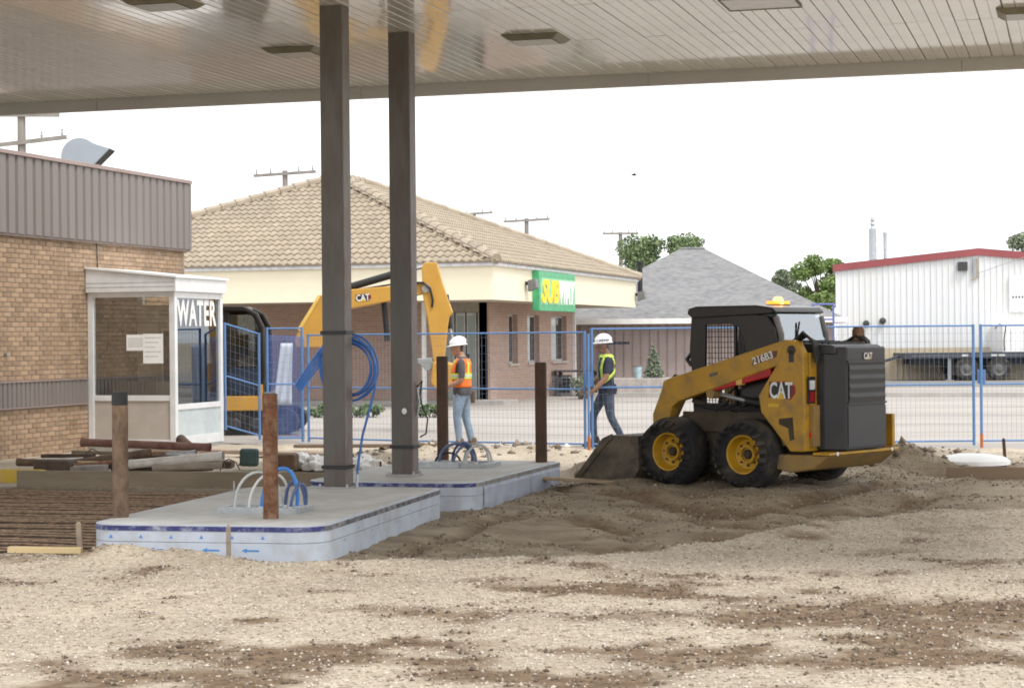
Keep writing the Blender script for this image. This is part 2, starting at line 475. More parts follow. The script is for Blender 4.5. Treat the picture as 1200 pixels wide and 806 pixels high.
# loose stones of the gravel: nobody could count them
def scatter(name, n, xr, yr, size, keep, material, seed, flat=.6):
    r = np.random.default_rng(seed)
    px = r.uniform(*xr, n); py = r.uniform(*yr, n)
    inview = (px > -.64 * py - 1) & (px < .02 * py + .3)
    k = keep(px, py, r) & inview
    px, py = px[k], py[k]; n = len(px)
    pz = gz(px, py)
    sz = size[0] + (size[1] - size[0]) * r.random(n) ** 2.2
    base = np.array([[1, 0, 0], [.2, 1, 0], [-1, .1, 0], [-.1, -1, 0], [.1, 0, 1], [0, .1, -1]], float)
    vs = base[None] * (1 + r.uniform(-.35, .35, (n, 6, 3)) * 1.0) + r.uniform(-.18, .18, (n, 6, 3))
    vs = vs * sz[:, None, None] * np.stack([r.uniform(.7, 1.3, n), r.uniform(.6, 1, n), r.uniform(.4, .8, n) * flat / .6], -1)[:, None]
    a = r.uniform(0, 6.28, n); ca_, sa = np.cos(a)[:, None], np.sin(a)[:, None]
    X = vs[..., 0] * ca_ - vs[..., 1] * sa + px[:, None]; Y = vs[..., 0] * sa + vs[..., 1] * ca_ + py[:, None]
    Z = vs[..., 2] + (pz + sz * .15)[:, None]
    fs = np.array([[0, 1, 4], [1, 2, 4], [2, 3, 4], [3, 0, 4], [1, 0, 5], [2, 1, 5], [3, 2, 5], [0, 3, 5]])
    FF = (fs[None] + 6 * np.arange(n)[:, None, None]).reshape(-1, 3)
    return kind(link(name, np_mesh(name, np.stack([X, Y, Z], -1).reshape(-1, 3), FF), material), 'stuff')
def stone_mat(name, stops):
    m = bpy.data.materials.new(name); m.use_nodes = True
    N, L = m.node_tree.nodes, m.node_tree.links
    b = N['Principled BSDF']; b.inputs['Roughness'].default_value = .9
    ge = N.new('ShaderNodeNewGeometry'); r = N.new('ShaderNodeValToRGB'); e = r.color_ramp.elements
    e[0].position, e[0].color = stops[0][0], (*stops[0][1], 1); e[1].position, e[1].color = stops[-1][0], (*stops[-1][1], 1)
    for p, c in stops[1:-1]:
        q = e.new(p); q.color = (*c, 1)
    L.new(ge.outputs['Random Per Island'], r.inputs[0]); L.new(r.outputs[0], b.inputs['Base Color'])
    return m
peb = stone_mat("pebbles", [(0, (.22, .17, .125)), (.25, (.35, .295, .23)), (.6, (.45, .39, .315)), (.85, (.51, .455, .38)), (1, (.56, .51, .44))])
clod = stone_mat("soil clods", [(0, (.07, .05, .035)), (.4, (.13, .095, .065)), (.75, (.20, .15, .105)), (1, (.34, .29, .23))])
def keep_grav(x, y, r):
    d, k, _p = soil(x, y); return r.random(len(x)) > np.clip(d * .9 + k * 1.5, 0, 1)
def keep_dirt(x, y, r):
    d, k, _p = soil(x, y); return r.random(len(x)) < np.clip(d * 1.1, 0, 1)
def keep_dark(x, y, r):
    d, k, _p = soil(x, y); return (r.random(len(x)) < np.clip(k, 0, 1)) & (x > -6.2) & (vnoise(x, y, 1.7, 5) > .3)
def keep_heap(x, y, r):
    q = np.zeros(len(x))
    for hx, hy, rx, ry, h in HEAPS[2:]:
        q = np.maximum(q, np.exp(-(((x - hx) / rx) ** 2 + ((y - hy) / ry) ** 2)) * (1 if hy > 20 else 0))
    return r.random(len(x)) < q
scatter("gravel", 150000, (-13, .6), (9, 20.2), (.004, .016), keep_grav, peb, 1)
scatter("dirt_clods", 30000, (-9, .6), (9, 16), (.005, .02), keep_dirt, clod, 2, .75)
scatter("soil_crumbs", 34000, (-6.3, .6), (14.5, 27), (.004, .022), keep_dark, stone_mat('worked soil crumbs', [(0, (.10, .075, .05)), (.5, (.22, .175, .12)), (.85, (.33, .275, .20)), (1, (.45, .40, .32))]), 3, .75)
scatter("rubble", 5200, (-12, .6), (21, 30), (.02, .085), keep_heap, stone_mat("rubble", [(0, (.12, .09, .065)), (.5, (.26, .21, .165)), (.85, (.40, .35, .29)), (1, (.62, .6, .56))]), 4, .8)

# the paved lot beyond the fence and the street behind it
lotm = mat('dusty concrete lot', (.345, .315, .285), .9, 0, .1, .6, .2, 30, tint=(.26, .23, .205), tint_amt=.5, tint_scale=.35, stretch=(.35, 1, 1))
mb = MB()
lot_y = [31.2 + .35 * math.sin(i * 1.7) + .25 * math.sin(i * .61) for i in range(81)]
mb.add([(-60 + i * 1.0, lot_y[i], -.012) for i in range(81)] + [(-60 + i * 1.0, 120, -.012) for i in range(81)], [(i, i + 1, 82 + i, 81 + i) for i in range(80)])
kind(mb.build("pavement", lotm), 'structure')
mb = MB()
mb.box(-14.2, 30, 57.0, 57.3, -.05, .12)
kind(mb.build("kerb", mat('kerb concrete', (.42, .4, .37), .9, 0, .12, 3)), 'structure')
mb = MB().add([(-60, 68, -.004), (60, 68, -.004), (60, 79, -.004), (-60, 79, -.004)], [(0, 1, 2, 3)])
kind(mb.build("road", mat('worn asphalt', (.20, .19, .175), .9, 0, .12, .8)), 'structure')
# ------------------------------------------------------------------ fuel canopy
SOF = 5.14
CX0, CX1, CY0, CY1 = -15.45, 2.0, 13.2, 24.5
soffit_m = mat('glossy beige soffit', (.70, .685, .65), .10, .0, .06, 1.2, tint=(.56, .545, .51), tint_amt=.3, tint_scale=1.5, rand=.05, coat=.3)
fascia_m = mat('grey canopy fascia', (.50, .50, .48), .3, .0, .06, 1.0)
fix_m = mat('unlit lamp housing', (.20, .185, .13), .5, 0, .2, 4)
canopy = thing('fuel_canopy', 'large flat fuel station canopy with glossy ribbed beige soffit over the islands', 'canopy', (0, 0, 0))
PW = .262
pl = MB()                                              # one soffit plank: two flat strips with a groove between
def plank_mesh(L, name):
    w = PW
    prof = [(.004, .03), (.004, .0), (.012, -.006), (w / 2 - .008, -.006), (w / 2 - .003, .004), (w / 2 + .003, .004), (w / 2 + .008, -.006), (w - .012, -.006), (w - .004, .0), (w - .004, .03)]
    m = MB(); m.prism(prof, 0.0, L, 'y')
    return m.mesh(name)
rows = [(21.53, 24.5), (19.22, 21.515), (16.9, 19.205)]
for j, (a, b_) in enumerate(rows):
    me = plank_mesh(b_ - a, 'soffit_plank')
    me.materials.append(soffit_m)
    x_lo = {0: CX0, 1: -13.4, 2: -12.2}[j]
    i = 0
    while True:
        x = CX0 + i * PW
        if x > 0.4: break
        if x >= x_lo - PW:
            o = bpy.data.objects.new('soffit_plank', me); COL.objects.link(o)
            o.location = (x, a, SOF + .0015 * math.sin(i * 2.3 + j)); o.rotation_euler = (0, .006 * math.sin(i * 1.9 + j * 2), 0); o.parent = canopy
        i += 1
mb = MB()                                              # the rest of the ceiling, outside the view
mb.box(.45, CX1, CY0, CY1, SOF, SOF + .03); mb.box(CX0, .44, CY0, 16.88, SOF, SOF + .03); mb.box(CX0, -13.7, 16.9, 21.5, SOF + .001, SOF + .031)
mb.build('soffit_panel', soffit_m, canopy)
mb = MB(); mb.box(CX0 - .05, CX1 + .05, CY0 - .05, CY1 + .05, SOF + .06, SOF + .75)
mb.build('deck', mat('canopy deck', (.35, .35, .34), .6), canopy)
for nm, bx in (('fascia', (CX0 - .08, CX1 + .08, CY1 + .01, CY1 + .10)), ('fascia', (CX0 - .08, CX1 + .08, CY0 - .1, CY0 - .06)), ('fascia', (CX1 + .06, CX1 + .14, CY0 - .055, CY1 + .005)), ('fascia', (CX0 - .14, CX0 - .06, CY0 - .055, CY1 + .005))):
    m = MB().box(bx[0], bx[1], bx[2], bx[3], SOF - .165, SOF + .85)
    f = m.build(nm, fascia_m, canopy, bevel=.012)
for x in (-13.1, -9.2, -5.3, -1.4):                      # joints of the fascia
    MB().box(x - .004, x + .004, CY1 + .006, CY1 + .0095, SOF - .16, SOF - .03).build('fascia_joint', mat('joint', (.3, .3, .29), .6), canopy)
def fixture(x, y, label, w=.66, l=.6):
    t = thing('canopy_light', label, 'light', (x, y, SOF - .0085), 0, 'unlit lights under the canopy')
    m = MB(); hw, hl = w / 2, l / 2
    m.add([(-hw, -hl, 0), (hw, -hl, 0), (hw, hl, 0), (-hw, hl, 0), (-hw * .8, -hl * .78, -.05), (hw * .8, -hl * .78, -.05), (hw * .8, hl * .78, -.05), (-hw * .8, hl * .78, -.05)],
          [(0, 1, 2, 3), (7, 6, 5, 4), (1, 0, 4, 5), (2, 1, 5, 6), (3, 2, 6, 7), (0, 3, 7, 4)])
    m.build('housing', fix_m, t, bevel=.006)
    MB().box(-hw * .7, hw * .7, -hl * .68, hl * .68, -.058, -.052).build('lens', mat('dull lens', (.27, .25, .19), .25), t)
fixture(-5.85, 21.15, 'unlit square light under the canopy, just beyond the top of the second column')
fixture(-8.72, 21.15, 'unlit square light under the canopy, partly hidden behind the first column')
fixture(-8.72, 17.68, 'unlit square light under the canopy at the top picture edge, left of the columns')
fixture(-.52, 21.15, 'unlit square light under the canopy at the right picture edge')
hatch = thing('soffit_hatch', 'flush rectangular access hatch outlined in the canopy soffit', 'hatch', (-3.1, 19.7, SOF - .0145))
MB().box(-.36, .36, -.34, .34, -.004, 0).build('cover', mat('hatch cover', (.45, .42, .38), .2), hatch)
for a in ((-.375, -.36, -.355, .355), (.36, .375, -.355, .355), (-.36, .36, -.355, -.34), (-.36, .36, .34, .355)):
    MB().box(*a, -.010, .0).build('frame_bar', mat('hatch edge', (.16, .145, .11), .6), hatch)

col_m = mat('dull brown-grey column paint', (.115, .106, .096), .45, 0, .22, 3.0, .15, 30, tint=(.075, .052, .038), tint_amt=.75, tint_scale=3.5, stretch=(1, 1, .22))
edge_m = mat('chipped column edge', (.19, .175, .16), .5, 0, .2, 3, tint=(.13, .065, .04), tint_amt=.9, tint_scale=3.2, stretch=(1, 1, .4))
def column(x, y, label):
    t = thing('canopy_column', label, 'column', (x, y, .28), 0, 'steel columns holding up the canopy')
    h = SOF - .28 - .002
    m = MB(); m.box(-.118, .118, -.09, .09, 0, h); m.build('shaft', col_m, t, bevel=.008)
    m = MB(); m.box(.119, .131, -.092, .092, .002, h - .002); m.build('corner_plate', edge_m, t)
    for z in (.05,):
        m = MB(); m.box(-.17, .17, -.14, .14, .0, .022); m.build('base_plate', mat('base plate', (.33, .33, .32), .7, .1), t, bevel=.004)
    for bx_ in ((-.145, -.115), (.145, -.115), (-.145, .115), (.145, .115)):
        MB().cyl((bx_[0], bx_[1], .022), (bx_[0], bx_[1], .05), .014, n=6).build('bolt', galv, t)
    return t
C1 = column(-7.24, 18.52, 'thick brown-grey steel column on the front island, carrying a blue hose coil')
C2 = column(-7.18, 20.38, 'brown-grey steel column on the rear island, without any hose')
def strap(c, z, label):
    m = MB()
    x0, x1, y0, y1 = c.location.x - .125, c.location.x + .137, c.location.y - .098, c.location.y + .098
    e = .008
    m.box(x0 - e, x1 + e, y0 - e, y0, z - .018, z + .018); m.box(x0 - e, x1 + e, y1, y1 + e, z - .018, z + .018)
    m.box(x0 - e, x0, y0, y1, z - .018, z + .018); m.box(x1, x1 + e, y0, y1, z - .018, z + .018)
    return tag(m.build('tie_strap', black_paint), label, 'strap', 'black straps round the columns')
strap(C1, 1.85, 'black strap round the front column just above the blue hose coil')
strap(C1, .50, 'black strap low on the front column near the island')
strap(C2, .60, 'black strap low on the second column above the concrete')
pm = MB(); pm.ball((0, 0, 0), (.03, .012, .035), 10, 6)
o = pm.build('paint_spot', white_paint); o.location = (-7.24 - .02 + .115, 20.38 - .092, .99); tag(o, 'small pale spot of paint on the second column', 'spot')

# blue hose coil hung on the first column
blue_hose = mat('blue hose', (.045, .16, .47), .4, 0, .12, 10)
t = thing('hose_coil', 'coil of blue hose hung behind the front column with a loose end hanging down', 'hose coil', (-7.2, 18.66, 1.49))
r_ = random.Random(3)
for k in range(5):
    R = .285 + r_.uniform(-.045, .045); ox, oz, oy = r_.uniform(-.02, .02), r_.uniform(-.025, .02), .02 + k * .022
    pts = [(ox + R * math.cos(a) * 1.0, oy + .012 * math.sin(2 * a + k), oz + R * 1.08 * math.sin(a)) for a in [2 * math.pi * i / 40 for i in range(41)]]
    MB().tube(pts, .0105, 8, cap=False).build('loop', blue_hose, t, smooth=True)
pts = [(-.2, .0, .18), (-.05, -.01, .3), (.12, 0, .31), (.27, 0, .2), (.335, 0, .0), (.32, -.005, -.2), (.26, -.01, -.42), (.19, -.03, -.68), (.15, -.05, -.95), (.142, -.06, -1.07)]
MB().tube(pts, .0125, 8).build('loose_end', blue_hose, t, smooth=True)
MB().tube([(.142, -.06, -1.07), (.14, -.07, -1.205)], .0135, 8).build('white_end', mat('pale conduit', (.5, .54, .62), .5), t, smooth=True)
for k in range(2):
    pts = [(-.32 + .03 * k, .05, .16), (-.30, .05, .02), (-.22, .06, -.12), (-.1, .05, -.2)]
    MB().tube(pts, .0125, 8).build('loop', blue_hose, t, smooth=True)
cable = thing('dark_cable', 'dark cable looped beside the second column at waist height', 'cable', (-7.05, 20.45, .9))
pts = [(.0, .0, .35), (.06, 0, .42), (.03, 0, .25), (.06, .0, .12), (.12, 0, -.0), (.1, 0, -.16), (.03, 0, -.2)]
MB().tube(pts, .009, 7).build('strand', black_paint, cable, smooth=True)
MB().tube([(.0, 0, .34), (.03, -.02, .18), (-.0, -.02, .02)], .016, 7).build('sleeve', galv, cable, smooth=True)

# ------------------------------------------------------------------ pump islands
foam_m = mat('pale blue foam board', (.48, .53, .61), .6, 0, .04, 2, tint=(.36, .36, .37), tint_amt=.7, tint_scale=3)
tape_m = mat('navy print band', (.035, .04, .15), .5, 0, .25, 14, tint=(.55, .58, .65), tint_amt=.55, tint_scale=9)
tape2_m = mat('scuffed charcoal band', (.085, .085, .10), .6, 0, .5, 16, tint=(.34, .34, .34), tint_amt=.8, tint_scale=11)
ink_m = mat('blue ink', (.08, .25, .58), .6, 0, .1)
def rounded(x0, x1, y0, y1, r, n=7):
    pts = []
    for cx, cy, a0 in ((x1 - r, y0 + r, -90), (x1 - r, y1 - r, 0), (x0 + r, y1 - r, 90), (x0 + r, y0 + r, 180)):
        for i in range(n + 1):
            a = math.radians(a0 + 90 * i / n)
            pts.append((cx + r * math.cos(a), cy + r * math.sin(a)))
    return pts
def ring(mb, outer, inner, z0, z1):
    n = len(outer)
    vs = [(x, y, z) for z in (z0, z1) for x, y in outer] + [(x, y, z) for z in (z0, z1) for x, y in inner]
    fs = []
    for i in range(n):
        j = (i + 1) % n
        fs += [(i, j, n + j, n + i), (2 * n + j, 2 * n + i, 3 * n + i, 3 * n + j), (n + i, n + j, 3 * n + j, 3 * n + i), (j, i, 2 * n + i, 2 * n + j)]
    return mb.add(vs, fs)
def island(x0, x1, y0, y1, top, label, bandmats, z0=-.2, rz=0.0):
    t = thing('pump_island', label, 'island', ((x0 + x1) / 2, (y0 + y1) / 2, 0), rz, 'fuel pump islands being built')
    hx, hy = (x1 - x0) / 2, (y1 - y0) / 2
    R = .26
    A, B, C_ = rounded(-hx, hx, -hy, hy, R), rounded(-hx + .05, hx - .05, -hy + .05, hy - .05, R - .05), rounded(-hx - .004, hx + .004, -hy - .004, hy + .004, R + .004)
    m = MB(); m.prism(B, z0, top, 'z'); m.build('concrete_slab', concrete, t)
    ring(MB(), A, B, z0, top - .145).build('foam_board', foam_m, t)
    ring(MB(), A, B, top - .141, top - .004).build('foam_board', foam_m, t)
    # navy band along the top edge: front piece and side pieces
    zb0, zb1 = top - .052, top - .012
    D = rounded(-hx - .001, hx + .001, -hy - .001, hy + .001, R + .001)
    n = len(C_)
    def band(i0, i1, mt):
        m = MB(); idx = [i % n for i in range(i0, i1 + 1)]
        vs = [(*C_[i], z) for z in (zb0, zb1) for i in idx] + [(*D[i], z) for z in (zb0, zb1) for i in idx]
        k = len(idx); fs = []
        for q in range(k - 1):
            fs += [(q, q + 1, k + q + 1, k + q), (k + q, k + q + 1, 3 * k + q + 1, 3 * k + q), (q + 1, q, 2 * k + q, 2 * k + q + 1)]
        m.add(vs, fs); return m.build('printed_band', mt, t)
    band(n - 1, n + 5, bandmats[0]); band(5, 8, bandmats[1]); band(9, 24, bandmats[0]); band(24, n - 1, bandmats[0])
    return t, hx, hy
I1X0, I1X1, I1Y0, I1Y1 = -8.06, -6.03, 14.60, 18.72
IT = .285
t1, hx, hy = island(I1X0, I1X1, I1Y0, I1Y1, IT, 'front pump island of concrete wrapped in pale blue foam board with navy edge band', (tape_m, tape2_m), rz=math.radians(4.3))
# small printed arrows and triangles on the foam
def arrow(px_, z, L, s=1):
    m = MB(); y = -hy - .0022
    m.add([(px_ - L / 2, y, z), (px_ - L / 2 + .045, y, z + .02), (px_ - L / 2 + .045, y, z + .007), (px_ + L / 2, y, z + .007), (px_ + L / 2, y, z - .007), (px_ - L / 2 + .045, y, z - .007), (px_ - L / 2 + .045, y, z - .02)],
          [(0, 6, 5, 4, 3, 2, 1)])
    return m
for x in (.32, .66): arrow(x - .25, IT - .205, .15).build('printed_arrow', ink_m, t1)
arrow(-.4, IT - .205, .12).build('printed_arrow', ink_m, t1)
for k in range(6):
    x = -hx + .22 + k * .262; y = -hy - .0022; z = IT - .1
    MB().add([(x - .018, y, z - .012), (x + .018, y, z - .012), (x, y, z + .016)], [(0, 1, 2)]).build('printed_triangle', ink_m, t1)
for k in range(7):
    y = -hy + .55 + k * .42; x = hx + .0022
    z = IT - .11 if k % 2 else IT - .17
    MB().add([(x, y, z), (x, y + .09, z + .012), (x, y + .09, z - .012)], [(0, 1, 2)]).build('printed_mark', mat('faded ink', (.3, .36, .5), .6), t1)
I2Y0, I2Y1 = 19.45, 23.15
t2, hx2, hy2 = island(-8.0, -6.09, I2Y0, I2Y1, IT - .005, 'rear pump island with crumpled foam edge, carrying two dark bollards', (tape_m, mat('muddy foam edge', (.27, .26, .25), .8, 0, .3, 8)))
sag = mat('curled foam', (.42, .46, .56), .7, 0, .1, 4)
r_ = random.Random(8)
for k in range(7):                                     # bulging muddy foam pieces along the rear island's side
    y = -hy2 + .32 + k * .44
    m = MB(); pts = [(hx2 + .002 + r_.uniform(.004, .02), y + i * .11, 0) for i in range(5)]
    vs = []; w = []
    for i in range(5):
        d = r_.uniform(.006, .03); vs += [(hx2 + .002, y + i * .105, -.05), (hx2 + d, y + i * .105, .05), (hx2 + d * .9, y + i * .105, IT - .09), (hx2 + .002, y + i * .105, IT - .06)]
    fs = []
    for i in range(4):
        for q in range(3):
            fs.append((i * 4 + q, i * 4 + 4 + q, i * 4 + 5 + q, i * 4 + 1 + q))
    m.add(vs, fs); m.build('torn_foam', sag, t2)

def bollard(x, y, h, r, mt, label, cap=None, group='steel bollards on the islands', z=IT):
    t = thing('bollard', label, 'bollard', (x, y, z - .006), 0, group)
    m = MB(); n = 20; rr = random.Random(int(x * 100))
    pts = [(0.0006 * math.sin(i), 0, h * i / 10) for i in range(11)]
    m.tube(pts, [r * (1 + rr.uniform(-.006, .006)) for i in range(11)], n); m.build('pipe', mt, t, smooth=True)
    MB().lathe([(0, h + .006), (r * .8, h + .006), (r * .82, h + .001)], (0, 0, 0), 'z', n).build('concrete_fill', mat('bollard fill', (.16, .13, .11), .9), t)
    if cap:
        m = MB(); m.lathe([(r * 1.03, h - cap), (r * 1.03, h + .003), (r * .9, h + .004)], (0, 0, 0), 'z', n); m.build('painted_top', black_paint, t, smooth=True)
    return t
bollard(-7.89, 15.12, 1.07, .067, bollard_brown, 'weathered brown bollard with black top at the front island corner', .11)
bollard(-6.56, 15.24, 1.05, .064, rust, 'rusty orange-brown bollard near the front of the front island')
bollard(-7.55, 22.85, 1.28, .072, bollard_dark, 'dark brown bollard beside the worker in the orange vest')
bollard(-6.3, 22.85, 1.2, .072, bollard_dark, 'dark brown bollard standing alone at the rear island corner')

# conduit stub-ups on the islands
grey_pipe = mat('grey conduit', (.52, .54, .52), .4, 0, .1, 8)
pale_pipe = mat('off-white conduit', (.66, .66, .62), .4, 0, .1, 8)
slate_pipe = mat('slate blue conduit', (.09, .13, .26), .4, 0, .15, 8)
bright_blue = mat('bright blue conduit', (.06, .22, .60), .35, 0, .1, 8)
def arch(p0, p1, hgt, lean=(0, 0)):
    p0, p1 = Vector(p0), Vector(p1); pts = []
    for i in range(15):
        u = i / 14; a = math.pi * u
        p = p0.lerp(p1, .5 - .5 * math.cos(a))
        pts.append((p.x + lean[0] * math.sin(a), p.y + lean[1] * math.sin(a), p.z + hgt * math.sin(a) ** .85))
    return pts
def conduit_frame(loc, w, l, label, hoses, bars):
    t = thing('conduit_frame', label, 'conduit frame', loc, 0, 'conduit frames set in the islands')
    for (x0, x1, y0, y1) in ((-w, w, -l, -l + .035), (-w, w, l - .035, l), (-w, -w + .035, -l + .036, l - .036), (w - .035, w, -l + .036, l - .036)):
        MB().box(x0, x1, y0, y1, .0, .055).build('frame_bar', galv, t, bevel=.003)
    for y in bars:
        MB().box(-w + .036, w - .036, y - .012, y + .012, .03, .05).build('cross_bar', galv, t)
    for (p0, p1, h, lean, mt, r) in hoses:
        o = MB().tube(arch(p0, p1, h, lean), r, 10).build('hose', mt, t, smooth=True)
        for p in (p0, p1):
            MB().cyl((p[0], p[1], .0), (p[0], p[1], .06), r * 1.5, n=10).build('collar', pale_pipe, o, smooth=True)
    return t
conduit_frame((-6.86, 15.83, IT - .004), .37, .2, 'galvanised frame with two pale and three blue hose arches beside the rusty bollard', [
    ((-.24, -.12, .03), (.1, .12, .03), .32, (0, 0), grey_pipe, .0125), ((-.11, -.12, .03), (.16, .13, .03), .31, (.03, 0), pale_pipe, .0125),
    ((.0, -.1, .03), (.3, -.02, .03), .36, (.04, 0), bright_blue, .017), ((.14, .1, .03), (.32, .12, .03), .24, (0, 0), slate_pipe, .015),
    ((.27, -.1, .03), (.34, .08, .03), .22, (.03, 0), slate_pipe, .014)], (-.08, .1))
f2 = conduit_frame((-7.05, 21.95, IT - .009), .42, .3, 'galvanised frame with slate blue hose arches on the rear island', [
    ((-.22, -.1, .03), (.14, .1, .03), .24, (0, 0), slate_pipe, .016), ((-.12, .1, .03), (.22, -.05, .03), .25, (0, 0), slate_pipe, .016), ((.02, .12, .03), (.33, .1, .03), .24, (0, 0), grey_pipe, .013),
    ((-.05, -.1, .03), (.1, .15, .03), .22, (.05, 0), slate_pipe, .015), ((.12, -.12, .03), (.38, .05, .03), .23, (0, 0), grey_pipe, .013), ((-.3, .0, .03), (-.02, .1, .03), .13, (0, 0), black_paint, .012)], (0,))
MB().box(-.42, .1, -.335, -.3015, .0, .075).build('front_channel', galv, f2, bevel=.003)
rod = MB().cyl((-7.12, 15.74, IT), (-7.12, 15.74, IT + .27), .006, n=6).build('threaded_rod', galv); tag(rod, 'thin upright rod beside the pale hose arches', 'rod')
# ------------------------------------------------------------------ brick service building
WX, WY1 = -15.7, 32.62
bb = thing('brick_building', 'tan brick building with a ribbed brown metal fascia behind the water booth', 'building', (WX, 27, 0))
mortar = mat('grey-brown mortar', (.29, .245, .20), .95, 0, .15, 8)
brick_m = mat('tan brick', (.345, .235, .15), .9, 0, .18, 9, .5, 70, rand=.22, tint=(.42, .33, .245), tint_amt=.5, tint_scale=4)
MB().box(-9, -.012, -9, WY1 - 27 - .012, -.3, 4.5).build('wall_core', mortar, bb)
BL, BH, BG = .225, .064, .011
bm = MB().box(-.045, 0, 0, BL, 0, BH).mesh('brick'); bm.materials.append(brick_m)
cells = []
z, r = .0, 0
while z < 3.42:
    y = 25.55 - (BL + BG) * (.5 if r % 2 else 0)
    while y < WY1 - .02:
        y0, y1 = max(y, 25.5), min(y + BL, WY1)
        if not (z + BH > .78 and z < 1.17 and True) and y1 - y0 > .05:
            cells.append((y0, y1, z))
        y += BL + BG
    z += BH + BG; r += 1
def in_view(c):                                         # bricks left of the booth show largest
    return (c[0] if c[0] > 26.05 and not (29.0 < c[0] < 30.9 and c[2] < 2.95) else 99)
cells.sort(key=in_view)
jit = random.Random(4)
for (y0, y1, z) in cells[:300]:
    if y1 - y0 > BL - .001:
        o = bpy.data.objects.new('brick', bm); COL.objects.link(o)
    else:
        o = MB().box(-.045, 0, 0, y1 - y0, 0, BH).build('brick', brick_m)
    o.location = (jit.uniform(-.003, .003), y0 - 27, z); o.parent = bb
m = MB()
for (y0, y1, z) in cells[300:]:
    d = jit.uniform(-.003, .003)
    m.box(-.045 + d, d, y0 - 27, y1 - 27, z, z + BH)
kind(m.build('brickwork', brick_m, bb), 'stuff')
# fascia: folded metal panels
fm = mat('brown-grey ribbed metal', (.205, .178, .165), .5, .1, .06, 1.5, rand=.05, tint=(.16, .138, .128), tint_amt=.3, tint_scale=2, stretch=(1, 1, .3))
def ribbed(w, h, d, n):
    m = MB(); p = w / n; prof = []
    for i in range(n):
        prof += [(i * p, .0), (i * p + p * .12, -d), (i * p + p * .24, -d), (i * p + p * .34, 0)]
    prof.append((w, 0)); k = len(prof)
    m.add([(x, y, z) for z in (0, h) for y, x in prof] , [(i, i + 1, k + i + 1, k + i) for i in range(k - 1)])
    m.add([(-.04, 0, 0), (-.04, w, 0), (-.04, w, h), (-.04, 0, h)], [(3, 2, 1, 0)])
    return m
fp = ribbed(.262, 1.19, .03, 1).mesh('fascia_panel'); fp.materials.append(fm)
y = 25.0 + .05
while y < WY1 + .1 - .2:
    o = bpy.data.objects.new('fascia_panel', fp); COL.objects.link(o); o.location = (.07, y - 27, 3.44); o.parent = bb
    y += .264
MB().box(-.1, .075, y - 27, y - 27 + .05, 3.43, 4.63).build('fascia_corner', fm, bb)
capm = mat('pinkish coping', (.32, .245, .225), .5, .1, .08, 2)
MB().box(-.2, .1, -2.1, y - 27 + .08, 4.635, 4.70).build('coping', capm, bb, bevel=.006)
MB().box(-.03, .06, -2.0, y - 27 + .03, 3.40, 3.436).build('drip_edge', mat('drip edge', (.16, .12, .1), .6), bb)
MB().box(-8, -.21, -8.9, WY1 - 27 - .1, 4.51, 4.6).build('roof', mat('gravel roof', (.3, .29, .28), .9), bb)
MB().box(-9, .066, y - 27 + .052, y - 27 + .1, 3.43, 4.63).build('end_fascia', fm, bb)
bp_ = ribbed(.132, .38, .02, 1).mesh('belt_panel'); bp_.materials.append(fm)
yy = 25.6
while yy < 28.93 - .1:
    o = bpy.data.objects.new('belt_panel', bp_); COL.objects.link(o); o.location = (.035, yy - 27, .785); o.parent = bb
    yy += .133
MB().box(-.03, .05, -1.42, yy - 27, 1.167, 1.19).build('belt_cap', capm, bb)
MB().box(-.03, .045, -1.42, yy - 27, .765, .783).build('belt_foot', capm, bb)
MB().box(-.2, .05, -1.5, 1.9, -.3, .0).build('footing', concrete, bb)
MB().cyl((.01, -.58, 1.6), (.05, -.58, 1.6), .03, n=8).build('tap', galv, bb)
MB().tube([(.02, 28.98 + 1.03 - 27 - .72, 3.44), (.02, 29.3 - 27, 3.2), (.02, 29.32 - 27, 2.98)], .008, 6).build('cable', black_paint, bb)
# gooseneck vent on the roof
vt = thing('roof_vent', 'pale blue-grey gooseneck vent hood on the brick building roof', 'vent', (-17.62, 32.4, 4.6))
vm = mat('blue-grey sheet metal', (.33, .36, .40), .45, .3, .06, 2)
prof = []
for i in range(13):
    a = math.radians(180 - i * 135 / 12)
    prof.append((.0 + .34 * math.cos(a), .56 + .34 * math.sin(a)))
tipx, tipz = prof[-1]
prof = [(-.34, 0)] + prof + [(.56, .70), (.26, .40), (.18, .3), (.18, 0)]
Mv = Matrix.Rotation(YAW, 4, 'Z')
MB().prism(prof, -.25, .25, 'y', Mv).build('hood', vm, vt, bevel=.01)
MB().prism([(.50, .63), (.565, .69), (.29, .42), (.25, .39)], -.262, -.251, 'y', Mv).build('lip', mat('vent lip', (.2, .21, .22), .5, .3), vt)
MB().prism([(.551, .676), (.560, .690), (.275, .405), (.268, .398)], -.22, .22, 'y', Mv).build('opening', black_paint, vt)

# ------------------------------------------------------------------ water booth
BX0, BX1, BY0, BY1 = -15.69, -14.12, 28.97, 30.82
bt = thing('water_booth', 'white aluminium and glass water booth built against the brick wall', 'booth', ((BX0 + BX1) / 2, (BY0 + BY1) / 2, 0))
w2, l2 = (BX1 - BX0) / 2, (BY1 - BY0) / 2
def bpart(name, x0, x1, y0, y1, z0, z1, mt, bev=.004, par=None):
    return MB().box(x0, x1, y0, y1, z0, z1).build(name, mt, par or bt, bevel=bev)
bpart('floor_plate', -w2, w2, -l2, l2, -.12, .06, mat('booth floor', (.3, .29, .27), .8))
for (x, y, wx, wy) in ((w2 - .05, -l2 + .05, .05, .05), (w2 - .05, l2 - .05, .05, .05), (-w2 + .05, -l2 + .05, .05, .05), (-w2 + .05, l2 - .05, .05, .05)):
    bpart('corner_post', x - wx, x + wx, y - wy, y + wy, .061, 2.579, alum)
